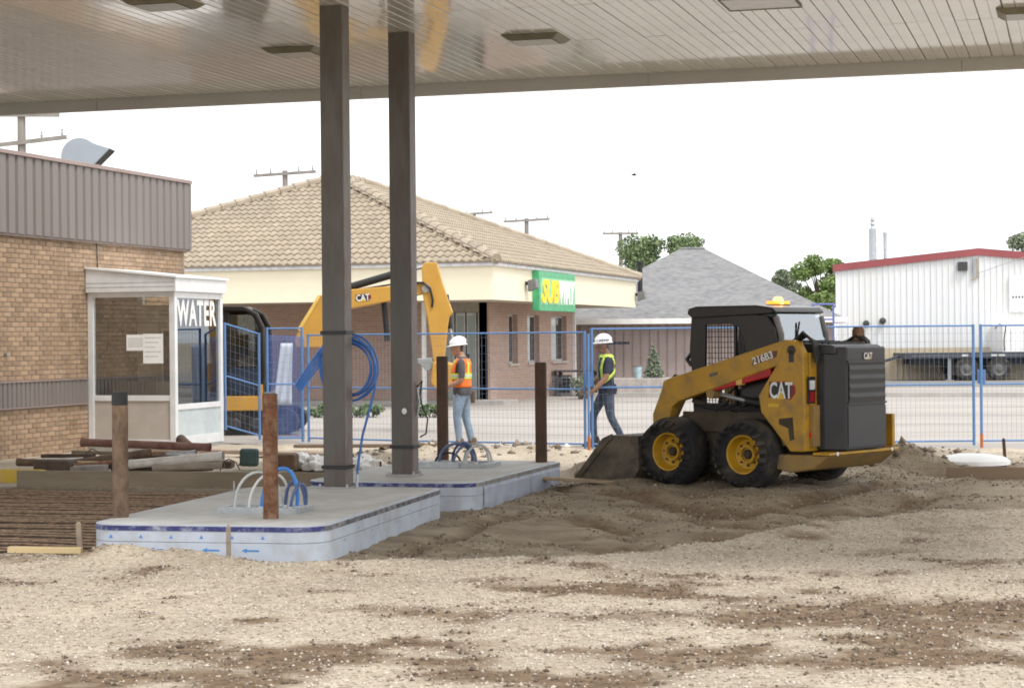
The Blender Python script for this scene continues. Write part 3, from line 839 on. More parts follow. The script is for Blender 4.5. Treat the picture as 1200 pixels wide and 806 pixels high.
bpart('head_rail', -w2 + .101, w2 - .101, -l2 + .005, -l2 + .08, 2.50, 2.579, alum); bpart('head_rail', w2 - .08, w2 - .005, -l2 + .101, l2 - .101, 2.48, 2.579, alum)
bpart('mid_rail', -w2 + .101, w2 - .101, -l2 + .01, -l2 + .08, .81, .90, alum); bpart('mid_rail', w2 - .08, w2 - .01, -l2 + .101, l2 - .101, .66, .75, alum)
bpart('bottom_rail', -w2 + .101, w2 - .101, -l2 + .01, -l2 + .08, .065, .18, alum); bpart('bottom_rail', w2 - .08, w2 - .01, -l2 + .101, l2 - .101, .065, .22, alum)
bpart('bottom_panel', -w2 + .101, w2 - .101, -l2 + .03, -l2 + .06, .181, .809, mat('beige panel', (.44, .40, .36), .4, 0, .05), .002)
bpart('bottom_panel', w2 - .06, w2 - .03, -l2 + .101, l2 - .101, .221, .659, mat('frosted panel', (.48, .54, .55), .3, 0, .06, tint=(.6, .63, .62), tint_amt=.5, tint_scale=3), .002)
glf = glass_mat('booth glass', (.95, .94, .90), .15)
bpart('window_pane', -w2 + .101, w2 - .101, -l2 + .04, -l2 + .05, 0.901, 2.499, glf, 0)
sp_ = bpart('window_pane', w2 - .05, w2 - .04, -l2 + .101, l2 - .101, 0.751, 2.479, glass_mat('side glass', (.80, .83, .86), .12), 0)
bpart('window_pane', -w2 + .101, w2 - .101, l2 - .05, l2 - .04, 0.9, 2.499, glf, 0)
bpart('back_lower', -w2 + .101, w2 - .101, l2 - .06, l2 - .03, .061, .899, alum, 0)
# roof with its sloping top
zr = .35
MB().prism([(-w2, 2.581), (w2 + .05, 2.581), (w2 + .05, 2.80), (-w2, 2.97)], -l2 - .06, l2 + .05, 'y').build('roof_box', alum, bt, bevel=.006)
MB().prism([(-w2 - .0, 2.972), (w2 + .08, 2.802), (w2 + .08, 2.835), (-w2, 3.005)], -l2 - .09, l2 + .08, 'y').build('roof_flashing', white_paint, bt)
for z in (2.66, 2.73):
    bpart('fascia_groove', -w2 + .01, w2 + .04, -l2 - .0635, -l2 - .0605, z, z + .012, mat('groove grey', (.45, .46, .47), .5), 0)
bpart('corner_trim', w2 + .035, w2 + .058, -l2 - .072, -l2 - .0605, 2.582, 2.80, white_paint, 0)
me = text_mesh('WATER', .40, .002, .013, spacing=1.1, xscale=1.08)
me.transform(Matrix.Rotation(math.pi / 2, 4, 'Z'))
bb_ = [v.co for v in me.vertices]; ymn, ymx = min(v.y for v in bb_), max(v.y for v in bb_)
sy = 1.5 / (ymx - ymn)
me.transform(Matrix.Diagonal((1, sy, 1.45, 1)))
o = link('lettering', me, white_paint, bt); o.location = (w2 - .036, -.02, 2.22)
paper = mat('white paper', (.82, .82, .80), .8, 0, .03)
print_m = mat('grey print', (.42, .42, .42), .8)
for (x0, x1, z0, z1, d) in ((-.1, .42, 1.63, 1.89, 0), (.2, .56, 1.42, 1.90, .004)):
    t = thing('paper_notice', 'white paper notice taped inside the booth window, ' + ('wide and partly covered' if d == 0 else 'upright with printed lines'), 'notice', ((BX0 + BX1) / 2, BY0 + .036 - d, 0), 0, 'paper notices in the booth window')
    MB().box(x0, x1, -.001, .001, z0, z1).build('sheet', paper, t)
    for k in range(5):
        z = z1 - .07 - k * (z1 - z0 - .1) / 5
        MB().box(x0 + .03, x1 - .04 - .05 * (k % 3), -.0016, -.0011, z, z + .012).build('printed_line', print_m, t)
# what stands inside the booth
bx = -15.66
wd = thing('water_dispenser', 'tall narrow dispenser panel with dark glass seen through the booth window', 'dispenser', (-15.0, 30.55, .06))
MB().box(-.17, .17, -.04, .04, .0, 2.25).build('cabinet', mat('dispenser grey', (.45, .41, .34), .5), wd)
MB().box(-.12, .12, -.055, -.041, .95, 1.95).build('frame', alum, wd)
MB().box(-.08, .08, -.062, -.0555, 1.0, 1.9).build('dark_pane', mat('dark pane', (.04, .05, .06), .1), wd)
cb = thing('cardboard_box', 'brown carton on the floor behind the booth window', 'box', (-15.1, 29.7, .06))
MB().box(-.4, .4, -.25, .25, 0, 1.05).build('carton', mat('cardboard', (.36, .25, .14), .85, 0, .1), cb, bevel=.01)
MB().box(-.41, .41, -.04, .04, 1.052, 1.056).build('tape', mat('tape tan', (.42, .33, .2), .4), cb)
bpart('back_wall', -w2 + .02, w2 - .8, l2 - .12, l2 - .09, .07, 2.4, mat('booth lining', (.62, .57, .47), .7, 0, .15, 3), 0)

# ------------------------------------------------------------------ rebar mat, forms, pipes on the left
rebar_m = mat('rusty rebar', (.30, .205, .135), .85, .1, .35, 20, .3, 60)
rm = thing('rebar_mat', 'mat of rusty reinforcing bars laid in the dug pit left of the islands', 'rebar mat', (-11.5, 18, -.06))
rr = random.Random(9)
for i in range(27):
    y = -3.15 + i * .25
    x0 = -5.6 if y > -1 else -3.4; x1 = 3.2 if y < 3.0 else 2.9
    pts = [(x0 + (x1 - x0) * k / 8, y + rr.uniform(-.012, .012), .03 + rr.uniform(-.008, .014)) for k in range(9)]
    MB().tube(pts, .011, 6).build('rebar', rebar_m, rm, smooth=True)
for i in range(22):
    x = -5.0 + i * .38
    if x > 3.15: break
    pts = [(x + rr.uniform(-.01, .01), -3.2 + 6.6 * k / 8, .008 + rr.uniform(-.006, .006)) for k in range(9)]
    MB().tube(pts, .010, 6).build('rebar', rebar_m, rm, smooth=True)
form_m = mat('weathered form timber', (.27, .22, .155), .9, 0, .15, 5, .3, 40, stretch=(.2, 1, 1), tint=(.16, .125, .085), tint_amt=.5, tint_scale=3)
pine = mat('fresh pine board', (.52, .40, .22), .8, 0, .12, 6, stretch=(.15, 1, 1))
def board(name, p0, p1, w, h, mt, label, cat='board', group=None, z=None):
    p0, p1 = Vector(p0), Vector(p1)
    L = (p1 - p0).length; rz = math.atan2(p1.y - p0.y, p1.x - p0.x)
    m = MB(); n = 6
    for k in range(1): m.box(0, L, -w / 2, w / 2, 0, h)
    o = m.build(name, mt, bevel=.005); o.location = p0; o.rotation_euler = (0, -math.asin(max(-1, min(1, (p1.z - p0.z) / L))), rz)
    return tag(o, label, cat, group)
board('form_board', (-12.75, 21.72, -.05), (-8.6, 21.95, -.05), .06, .24, form_m, 'long tan form board edging the back of the rebar pit', 'board')
b0 = G(10, 652, .0); b1 = G(96, 651, .0)
board('pine_board', (b0.x, b0.y, .035), (b1.x, b1.y, .02), .1, .05, pine, 'pale yellow pine board lying in front of the rebar mat', 'board')
board('form_board', (-1.58, 23.86, -.04), (1.2, 24.25, -.04), .05, .24, mat('brown form ply', (.23, .165, .11), .85, 0, .12, 4, stretch=(.2, 1, 1)), 'brown form board along the dirt bank by the loader', 'board')
yk = thing('yellow_kerb', 'yellow painted kerb end in front of the brick wall', 'kerb', (-13.75, 22.4, 0))
MB().prism([(-.1, -.1), (.12, -.1), (.1, .14), (-.08, .16), (-.1, .13)], -1.6, .95, 'x', Matrix.Rotation(math.radians(2), 4, 'Z')).build('kerb_stone', mat('yellow kerb paint', (.62, .43, .045), .6, 0, .12, 4, tint=(.42, .34, .2), tint_amt=.5, tint_scale=4), yk, bevel=.012)
def stake(px, py, h, label, r=.016, mt=None, tilt=0, z=None, w=None):
    g = G(px, py, .0); g.z = zat(g)
    m = MB(); m.box(-r, r, -r * .7, r * .7, -.05, h - .02); m.add([(-r, -r * .7, h - .02), (r, -r * .7, h - .02), (r, r * .7, h - .02), (-r, r * .7, h - .02), (0, 0, h)], [(0, 1, 4), (1, 2, 4), (2, 3, 4), (3, 0, 4)])
    o = m.build('stake', mt or mat('grey stake', (.25, .21, .17), .85, 0, .2, 12)); o.location = g; o.rotation_euler = (0, tilt, .3)
    return tag(o, label, 'stake', 'small stakes about the site')
stake(94, 647, .27, 'pale wooden stake by the end of the pine board', .022, mat('tan stake', (.33, .26, .19), .85, 0, .2, 12), -.05)
stake(268, 660, .27, 'short grey stake against the middle of the front island foam', .018)
stake(425, 553, .16, 'small steel pin behind the front column', .012, rust)
stake(446, 556, .17, 'small steel pin between the two columns', .014, rust)
stake(1178, 553, .32, 'dark steel pin standing on the bank beside the white dome', .018, bollard_dark, -.06)
def pipe(name, a, b_, r, mt, label, cat='pipe', cap=None, hollow=True):
    a, b_ = Vector(a), Vector(b_)
    t = thing(name, label, cat, a, 0, 'scrap pipes piled before the booth')
    d = b_ - a
    m = MB(); pts = [d * (k / 6) for k in range(7)]
    m.tube(pts, r, 12, cap=False); m.build('tube', mt, t, smooth=True)
    u = d.normalized()
    for e, s in ((Vector((0, 0, 0)), 1), (d, -1)):
        MB().tube([e + u * s * .02, e + u * s * .03], r * .97, 12).build('dark_bore', black_paint, t)
        MB().tube([e, e + u * s * .06], r * 1.06, 12, cap=False).build('rim', mt, t, smooth=True)
    return t
red_pipe = mat('reddish iron pipe', (.20, .095, .075), .8, .1, .25, 10, .3, 50, tint=(.30, .2, .16), tint_amt=.5, tint_scale=6)
white_pipe = mat('dirty white pipe', (.66, .64, .60), .5, 0, .1, 6, tint=(.42, .36, .3), tint_amt=.6, tint_scale=4)
brown_pipe = mat('brown scrap pipe', (.15, .10, .07), .85, .1, .3, 10, .3, 50)
def gp(px, py, Y): return atY(px, py, Y)
pl_ = [((95, 518), (247, 524), 24.2, 24.6, .056, red_pipe, 'reddish iron pipe lying on top of the scrap pile'),
       ((152, 544), (262, 534), 23.0, 23.2, .06, white_pipe, 'dirty white pipe at the front right of the scrap pile'),
       ((20, 541), (128, 545), 23.4, 23.6, .05, brown_pipe, 'thin brown pipe at the far left of the scrap pile'),
       ((60, 547), (178, 530), 23.3, 23.9, .06, brown_pipe, 'brown pipe slanting up under the reddish pipe'),
       ((85, 549), (140, 543), 22.9, 23.4, .06, rust, 'short fat rusty pipe at the front of the scrap pile'),
       ((150, 536), (230, 531), 24.3, 24.5, .05, galv, 'grey steel pipe in the middle of the scrap pile'),
       ((40, 540), (98, 538), 24.0, 24.1, .03, white_pipe, 'short thin pale pipe at the left of the scrap pile'),
       ((212, 515), (222, 524), 25.0, 24.6, .07, brown_pipe, 'brown pipe stub poking up behind the reddish pipe'),
       ((180, 548), (262, 545), 22.7, 22.7, .045, mat('grey-tan plank', (.30, .25, .2), .9), 'greyish pipe lying below the white pipe')]
for a, b_, Ya, Yb, r, mt, lab in pl_:
    pipe('scrap_pipe', gp(*a, Ya), gp(*b_, Yb), r, mt, lab)
rr = random.Random(12)
def scrap(name, px, py, Y, sx, sy, sz, rz, mt, label, cat):
    g = gp(px, py, Y)
    m = MB(); m.box(-sx / 2, sx / 2, -sy / 2, sy / 2, 0, sz); 
    o = m.build(name, mt, bevel=min(sx, sy, sz) * .15); o.location = g; o.rotation_euler = (rr.uniform(-.04, .04), rr.uniform(-.05, .05), rz)
    return tag(o, label, cat, 'loose scrap and timber on the ground')
dk = mat('dark scrap timber', (.09, .065, .05), .9, 0, .3, 7)
scrap('timber_block', 65, 553, 22.9, .5, .3, .16, .1, dk, 'dark timber block at the left end of the scrap pile', 'timber')
scrap('timber_block', 105, 556, 22.8, .45, .3, .12, .3, mat('grey scrap', (.22, .2, .18), .9, 0, .3, 7), 'grey timber block under the brown pipes', 'timber')
scrap('timber_block', 190, 552, 23.3, 1.3, .35, .13, .05, dk, 'long dark timber under the white pipe', 'timber')
scrap('green_block', 292, 546, 24.8, .26, .26, .24, .4, mat('green-grey box', (.06, .10, .095), .7, 0, .25, 5), 'small green-grey box beside the rusty bollard', 'box')
scrap('brown_crate', 330, 549, 24.3, .42, .3, .2, .2, mat('brown crate', (.12, .075, .045), .85, 0, .25, 7), 'brown block behind the rusty bollard', 'block')
scrap('plank', 300, 532, 27.5, 3.4, .3, .06, -.05, mat('pinkish plank', (.34, .26, .2), .9, 0, .15, 5), 'long pinkish plank on the ground in front of the fence', 'plank')
scrap('plank', 430, 524, 27.8, 2.2, .35, .05, .1, mat('muddy plank', (.19, .14, .1), .9, 0, .2, 5), 'muddy plank on the dirt between the columns', 'plank')
scrap('plank', 715, 566, 22.2, 1.6, .25, .035, .02, mat('tan broken plank', (.34, .26, .17), .9, 0, .2, 5), 'tan plank lying under the loader bucket', 'plank')
# white sacks
sackm = mat('white sack', (.74, .74, .73), .7, 0, .05, 6, .4, 14, tint=(.55, .53, .5), tint_amt=.4, tint_scale=5)
def sack(px, py, Y, rx, ry, rz_, label):
    g = gp(px, py, Y); m = MB()
    r = random.Random(px)
    m.ball((0, 0, 0), (rx, ry, rz_), 30, 20)
    ph = r.uniform(0, 6)
    def crumple(x, y, z):
        k = 1 + .16 * math.sin(x * 31 + z * 19 + ph) + .13 * math.sin(y * 27 - x * 23 + 2 * ph) + .11 * math.sin(z * 47 + y * 37) + .07 * math.sin(x * 71 + y * 53 + ph)
        return (x * k, y * k, max(z * k, -rz_ * .55))
    m.v = [crumple(*q) for q in m.v]
    o = m.build('sack', sackm, smooth=True); o.location = (g.x, g.y, g.z)
    return tag(o, label, 'sack', 'white sacks heaped behind the form board')
sack(352, 543, 24.8, .2, .2, .13, 'plump white sack just right of the rusty bollard')
sack(372, 545, 24.6, .17, .2, .12, 'white sack tucked against the left of the front column')
sack(421, 546, 24.8, .17, .2, .13, 'dusty white sack just right of the front column')
sack(436, 548, 24.6, .15, .18, .12, 'smaller dusty white sack on the rubble heap between the columns')
dome = atY(1140, 550, 24.75)
m = MB(); prof = [(.0, .13), (.2, .122), (.38, .09), (.45, .05), (.46, .0)]
m.lathe(prof, (0, 0, 0), 'z', 28); o = m.build('white_dome', white_paint, smooth=True); o.location = (dome.x, 24.75, zat((dome.x, 24.75)) - .015); tag(o, 'low white plastic dome lid on the dirt bank', 'lid')

rr = random.Random(33)
for k, (px, py, Y, L_, w_, h_, rz, mt, lab) in enumerate((
    (118, 545, 23.3, 1.1, .09, .05, .12, pine, 'pale thin batten lying across the scrap pile'), (80, 536, 24.3, .9, .1, .05, -.2, dk, 'dark batten behind the brown pipes'),
    (135, 533, 24.6, 1.2, .12, .05, .25, form_m, 'tan board slanting at the back of the scrap pile'), (200, 540, 24.0, .8, .15, .08, -.3, dk, 'dark offcut under the reddish pipe'),
    (232, 541, 23.6, .5, .2, .1, .5, mat('grey offcut', (.33, .31, .29), .9, 0, .2, 6), 'grey offcut at the right end of the scrap pile'), (170, 538, 24.2, .5, .2, .1, .9, rust, 'rusty offcut in the middle of the scrap pile'),
    (45, 546, 23.5, .6, .12, .06, -.1, rust, 'rusty strip at the left of the scrap pile'), (258, 548, 23.6, .35, .2, .09, .2, dk, 'dark lump beside the end of the white pipe'))):
    scrap('offcut', px, py, Y, L_, w_, h_, rz, mt, lab, 'offcut')
for px, lab in ((108, 'thin wire loop sticking up from the left of the scrap pile'), (268, 'thin wire loop beside the end of the white pipe')):
    g = gp(px, 540 if px < 200 else 552, 23.4); o = MB().tube([(-.12, 0, 0), (-.1, 0, .1), (0, 0, .16), (.1, 0, .12), (.16, 0, .02)], .008, 6).build('wire_loop', brown_pipe); o.location = g; tag(o, lab, 'wire', 'wire loops in the scrap')
# ------------------------------------------------------------------ sandwich shop with tiled hip roof
SX, SY, SW, SLEN = -14.46, 48.0, 14.0, 16.6
EZ0, EZ1, RISE = 2.77, 3.66, 2.87
sb = thing('sandwich_shop', 'low brick shop with tan tiled hip roof, cream fascia and bright sign', 'building', (SX, SY, 0))
cream = mat('cream fascia', (.80, .73, .56), .6, 0, .03, 1)
pinkbrick = bpy.data.materials.new('pinkish brick'); pinkbrick.use_nodes = True
N, L = pinkbrick.node_tree.nodes, pinkbrick.node_tree.links
tc = N.new('ShaderNodeTexCoord'); mp = N.new('ShaderNodeVectorMath'); mp.operation = 'DOT_PRODUCT'
sx_ = N.new('ShaderNodeSeparateXYZ'); L.new(tc.outputs['Object'], sx_.inputs[0])
ad = N.new('ShaderNodeMath'); L.new(sx_.outputs[0], ad.inputs[0]); L.new(sx_.outputs[1], ad.inputs[1])
cx_ = N.new('ShaderNodeCombineXYZ'); L.new(ad.outputs[0], cx_.inputs[0]); L.new(sx_.outputs[2], cx_.inputs[1])
br = N.new('ShaderNodeTexBrick'); br.inputs['Scale'].default_value = 1.0; br.inputs['Brick Width'].default_value = .22; br.inputs['Row Height'].default_value = .075; br.inputs['Mortar Size'].default_value = .007
br.inputs['Color1'].default_value = (.37, .235, .18, 1); br.inputs['Color2'].default_value = (.43, .29, .225, 1); br.inputs['Mortar'].default_value = (.42, .36, .31, 1)
L.new(cx_.outputs[0], br.inputs['Vector']); L.new(br.outputs['Color'], N['Principled BSDF'].inputs['Base Color']); N['Principled BSDF'].inputs['Roughness'].default_value = .9
FY, RX, RYE = 3.7, -1.24, 12.2                          # front wall set back, right wall set back (local)
def spart(name, x0, x1, y0, y1, z0, z1, mt, par=None, bev=0):
    return MB().box(x0, x1, y0, y1, z0, z1).build(name, mt, par or sb, bevel=bev)
def loc(v): return (v.x - SX, v.y - SY, v.z)
# windows of the right wall: where the sight lines cross it
wins = []
for (pa, pb) in ((596, 606.5), (618, 632), (646, 664)):
    a, b_ = loc(atX(pa, 390, SX + RX)), loc(atX(pb, 390, SX + RX)); wins.append((a[1], b_[1]))
yend = loc(atX(671, 390, SX + RX))[1]
wz0, wz1 = 1.05, 2.45
ycur = FY
for (a, b_) in wins:
    spart('wall', RX - .3, RX, ycur, a, -.1, EZ0, pinkbrick)
    spart('wall', RX - .3, RX, a, b_, -.1, wz0, pinkbrick); spart('wall', RX - .3, RX, a, b_, wz1, EZ0, pinkbrick)
    w = spart('window', RX - .2, RX - .15, a, b_, wz0, wz1, mat('window frame tan', (.5, .5, .48), .5))
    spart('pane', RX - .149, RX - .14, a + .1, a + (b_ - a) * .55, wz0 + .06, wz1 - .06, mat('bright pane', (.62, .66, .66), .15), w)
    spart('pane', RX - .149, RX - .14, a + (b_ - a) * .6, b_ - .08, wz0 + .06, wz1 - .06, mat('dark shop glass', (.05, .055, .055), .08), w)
    spart('sill', RX - .05, RX + .06, a - .03, b_ + .03, wz0 - .06, wz0 - .001, mat('pale sill', (.5, .42, .36), .7), w)
    ycur = b_
spart('wall', RX - .3, RX, ycur, yend, -.1, EZ0, pinkbrick)
spart('downpipe', RX + .002, RX + .1, yend - .05, yend + .06, 0, EZ0 - .02, white_paint)
# front wall with the glazed entrance
dx0, dx1 = loc(atY(519, 400, SY + FY))[0], loc(atY(571, 400, SY + FY))[0]
spart('wall', -SW + 1, dx0, FY, FY + .3, -.1, EZ0, pinkbrick); spart('wall', dx1, RX - .3, FY, FY + .3, -.1, EZ0, pinkbrick)
spart('wall', dx0, dx1, FY, FY + .3, 2.5, EZ0, mat('door header', (.3, .27, .22), .7))
doorg = mat('door glass', (.30, .34, .32), .1, 0, .1, 1)
spart('wall', -SW + 1, RX - .31, FY + 3, FY + 3.2, -.1, EZ0, mat('shop interior', (.2, .18, .15), .9))
dw = (dx1 - dx0)
for i in range(4):
    a = dx0 + dw * i / 4; d = spart('glass_door', a + .02, a + dw / 4 - .02, FY + .1, FY + .14, .03, 2.49, mat('door frame', (.46, .46, .43), .4, .3))
    spart('pane', a + .07, a + dw / 4 - .07, FY + .085, FY + .099, .12, 2.4, doorg if i != 3 else mat('dark shop glass', (.05, .055, .055), .08), d)
    if i == 2: spart('handle', a + .05, a + .09, FY + .05, FY + .08, .8, 1.35, black_paint, d)
spart('porch_post', loc(atY(495, 400, SY + 2.2))[0], loc(atY(499, 400, SY + 2.2))[0], 2.15, 2.25, -.05, EZ0 - .005, white_paint)
spart('step', -SW + 1, RX + .8, FY - 1.4, FY - .01, -.1, .1, mat('step concrete', (.36, .34, .31), .9))
spart('soffit', -SW + .1, -.1, .1, SLEN - .1, EZ0 + .002, EZ0 + .05, mat('porch soffit', (.52, .46, .36), .7))
spart('fascia', -SW, 0, 0, .095, EZ0 - .004, EZ1, cream); spart('fascia', -.095, 0, .096, SLEN, EZ0 - .004, EZ1, cream)
spart('fascia', -SW, -SW + .095, .096, SLEN, EZ0 - .004, EZ1, cream); spart('fascia', -SW + .096, -.096, SLEN - .095, SLEN, EZ0 - .004, EZ1, cream)
gut = mat('pale gutter', (.66, .67, .68), .4)
spart('gutter', -SW - .08, .08, -.09, -.002, EZ1 - .03, EZ1 + .06, gut); spart('gutter', .002, .09, -.001, SLEN + .05, EZ1 - .03, EZ1 + .06, gut)
# roof deck and tiles
hw = SW / 2; OV = .12
rz0 = EZ1 + .07
A_ = [(-SW - OV, -OV, rz0), (OV, -OV, rz0), (OV, SLEN + OV, rz0), (-SW - OV, SLEN + OV, rz0), (-hw, hw, rz0 + RISE), (-hw, SLEN - hw, rz0 + RISE)]
roof = MB().add(A_, [(0, 1, 4), (1, 2, 5, 4), (2, 3, 5), (3, 0, 4, 5), (3, 2, 1, 0)]).build('roof', mat('roof deck', (.26, .22, .17), .9), sb)
tile_m = mat('tan concrete tile', (.315, .262, .195), .85, 0, .12, 3, rand=.10, tint=(.235, .20, .155), tint_amt=.5, tint_scale=.6)
TW, TL = .21, .40
def tile_geo():
    m = MB(); n = 6; vs = []
    for k, yy in enumerate((-.03, TL + .02)):
        for i in range(n + 1):
            u = i / n; h = .022 + .032 * math.sin(2 * math.pi * u - .6) * .8
            vs.append((u * TW, yy, h + (.035 if k == 0 else .0)))
    for i in range(n + 1):
        u = i / n; vs.append((u * TW, -.03, .001))
    fs = [(i, i + 1, n + 2 + i, n + 1 + i) for i in range(n)] + [(2 * n + 2 + i, 2 * n + 3 + i, i + 1, i) for i in range(n)]
    return m.add(vs, fs)
TG = tile_geo(); tile_me = TG.mesh('roof_tile'); tile_me.materials.append(tile_m)
tile_me.polygons.foreach_set('use_smooth', [True] * len(tile_me.polygons)); tile_me.set_sharp_from_angle(angle=math.radians(35))
run = hw + OV; sl = math.hypot(run, RISE); ang = math.atan2(RISE, run)
front, rest = [], MB()
nrow = int(sl / TL)
jt = random.Random(21)
for r in range(nrow):
    s0 = r * TL; inset = s0 * math.cos(ang)
    x = -SW - OV + inset
    x1 = OV - inset
    k0 = math.ceil((-SW - OV + inset) / TW)
    for k in range(k0, int((x1 + .12) / TW)):
        xx = k * TW + (TW / 2 if False else 0)
        M = Matrix.Translation((xx, -OV + s0 * math.cos(ang), rz0 + s0 * math.sin(ang))) @ Matrix.Rotation(ang, 4, 'X')
        vis = xx + SX > -23.4
        front.append((not vis, r, -xx, M))
    # right plane
    y0 = -OV + inset; y1 = SLEN + OV - inset
    for k in range(int((y1 - y0) / TW)):
        yy = y0 + k * TW
        M = Matrix.Translation((OV - s0 * math.cos(ang), yy, rz0 + s0 * math.sin(ang))) @ Matrix.Rotation(math.pi / 2, 4, 'Z') @ Matrix.Rotation(ang, 4, 'X')
        rest.add([M @ Vector(v) for v in TG.v], TG.f)
front.sort(key=lambda q: q[:3])
for q in front[:300]:
    o = bpy.data.objects.new('roof_tile', tile_me); COL.objects.link(o)
    o.matrix_local = q[3] @ Matrix.Translation((0, 0, jt.uniform(-.004, .006))); o.parent = roof
for q in front[300:]:
    rest.add([q[3] @ Vector(v) for v in TG.v], TG.f)
kind(rest.build('tile_field', tile_m, roof, smooth=True), 'stuff')
cap_m = mat('ridge tile', (.36, .305, .235), .85, 0, .12, 3, rand=.1)
def ridge(a, b_, n):
    a, b_ = Vector(a), Vector(b_)
    for i in range(n):
        p, q = a.lerp(b_, i / n), a.lerp(b_, (i + 1.08) / n)
        MB().tube([p + Vector((0, 0, .02)), q + Vector((0, 0, .02))], [.15, .115], 8).build('ridge_tile', cap_m, roof, smooth=True)
up = Vector((0, 0, .05))
ridge(Vector(A_[1]) + up, Vector(A_[4]) + up, 22); ridge(Vector(A_[0]) + up, Vector(A_[4]) + up, 22); ridge(Vector(A_[2]) + up, Vector(A_[5]) + up, 22); ridge(Vector(A_[4]) + up, Vector(A_[5]) + up, 6)
rv = thing('roof_flue', 'small capped flue on the tiled roof between the columns', 'flue', (SX - hw - .6, SY + hw + 1.1, rz0 + RISE - .35))
MB().cyl((0, 0, 0), (0, 0, .5), .11, n=12).build('pipe', galv, rv, smooth=True); MB().cyl((0, 0, .5), (0, 0, .68), .2, .17, n=12).build('cap', mat('flue cap', (.3, .3, .3), .5, .3), rv, smooth=True)
# shop sign
g0, g1 = atX(632, 340, SX + .2), atX(674, 340, SX + .2)
sg = thing('shop_sign', 'green shop sign with yellow and white letters on the cream fascia', 'sign', (SX + .1, (g0.y + g1.y) / 2, 3.06))
sl2 = (g1.y - g0.y) / 2
MB().box(-.1, .1, -sl2, sl2, -.54, .54).build('sign_box', mat('sign green', (.07, .38, .17), .35), sg, bevel=.01)
MB().box(.1005, .106, -sl2 + .12, sl2 - .05, -.36, .37).build('letter_panel', mat('sign pale green', (.25, .55, .32), .4), sg)
def signtext(txt, mt, y0, y1, z):
    me = text_mesh(txt, .8, .012, .03, shear=.25)
    me.transform(Matrix.Rotation(math.pi / 2, 4, 'Z'))
    a, b_ = min(v.co.y for v in me.vertices), max(v.co.y for v in me.vertices)
    lo, hi = min(v.co.z for v in me.vertices), max(v.co.z for v in me.vertices)
    me.transform(Matrix.Translation((0, y0, z - .33)) @ Matrix.Diagonal((1, (y1 - y0) / (b_ - a), .66 / (hi - lo), 1)) @ Matrix.Translation((0, -a, -lo)))
    o = link('lettering', me, mt, sg); o.location = (.118, 0, 0)
signtext('SUB', mat('sign yellow', (.88, .62, .02), .4), -sl2 + .2, -sl2 + 2.05, .0)
signtext('WAY', mat('sign white', (.9, .9, .88), .4), -sl2 + 2.12, sl2 - .1, .0)
def flood(name, loc_, label, rz=0):
    t = thing(name, label, 'light', loc_, rz, 'flood lights on the shop fascia')
    MB().box(0, .1, -.05, .05, -.05, .05).build('bracket', black_paint, t)
    MB().prism([(.1, -.22), (.34, -.12), (.3, .12), (.1, .08)], -.14, .14, 'y').build('lamp_head', mat('lamp grey', (.16, .16, .16), .5), t)
flood('flood_light', (SX + .001, atX(616, 334, SX).y, 3.25), 'small grey flood light on the cream fascia beside the green sign')
flood('flood_light', (SX + .001, SY + SLEN - .06, 3.2), 'small flood light at the far end of the cream fascia')

# ------------------------------------------------------------------ grey shingled house
hp = P(814, 456, 67); hs_ = thing('grey_house', 'low pinkish house with a broad grey shingle hip roof', 'house', (hp.x, hp.y, 0), YAW - .03)
shing = mat('grey shingle', (.185, .185, .19), .9, 0, .3, 7, .4, 30, stretch=(.6, 1, 3), tint=(.25, .245, .24), tint_amt=.5, tint_scale=1.2)
siding = mat('pinkish siding', (.36, .29, .265), .85, 0, .06, 2)
hw_ = 5.35
def hpart(name, *a, mt, par=None): return MB().box(*a).build(name, mt, par or hs_)
hpart('wall', -hw_ + .5, hw_ - .5, .6, 10, -.3, 2.2, mt=siding)
for i in range(33):                                     # vertical battens of the siding
    x = -hw_ + .55 + i * .3
    hpart('batten', x, x + .035, .575, .599, -.3, 2.19, mt=mat('siding batten', (.27, .21, .19), .85))
hpart('soffit', -hw_, hw_ - .2, 0, 10.6, 2.2, 2.26, mt=mat('soffit tan', (.4, .34, .3), .8))
hpart('gutter', -hw_ - .05, hw_ - .14, -.1, -.002, 2.22, 2.40, mt=white_paint)
e = 2.3
RV = [(-hw_ - .1, -.08, e), (hw_ - .1, -.08, e), (hw_ - .1, 10.7, e), (-hw_ - .1, 10.7, e), (-.15, 5.3, 5.0), (.75, 5.3, 5.0)]
MB().add(RV, [(0, 1, 5, 4), (1, 2, 5), (2, 3, 4, 5), (3, 0, 4), (3, 2, 1, 0)]).build('roof', shing, hs_)
hpart('wall_lamp', 3.3 - .15, 3.3 + .1, .4, .57, 1.98, 2.15, mt=black_paint)
pf = MB().tube([RV[4], RV[5]], .07, 6).build('ridge_cap', shing, hs_)
st = thing('stove_pipe', 'short black stove pipe on the left slope of the grey roof', 'stove pipe', (0, 0, 0)); q = P(750, 331, 68); st.location = (q.x, q.y, q.z)
MB().cyl((0, 0, -.5), (0, 0, .65), .09, n=10).build('pipe', black_paint, st, smooth=True); MB().cyl((0, 0, .65), (0, 0, .72), .13, n=10).build('cap', black_paint, st)
br_ = thing('wall_bracket', 'dark metal arm projecting along the pinkish house wall above the worker', 'bracket', (0, 0, 0)); q = P(730, 402, 65.5); br_.location = q; br_.rotation_euler.z = YAW
MB().box(-.55, .22, 0, .06, -.05, .05).build('arm', black_paint, br_); MB().box(-.55, -.48, 0, .06, -1.0, -.051).build('post', black_paint, br_)

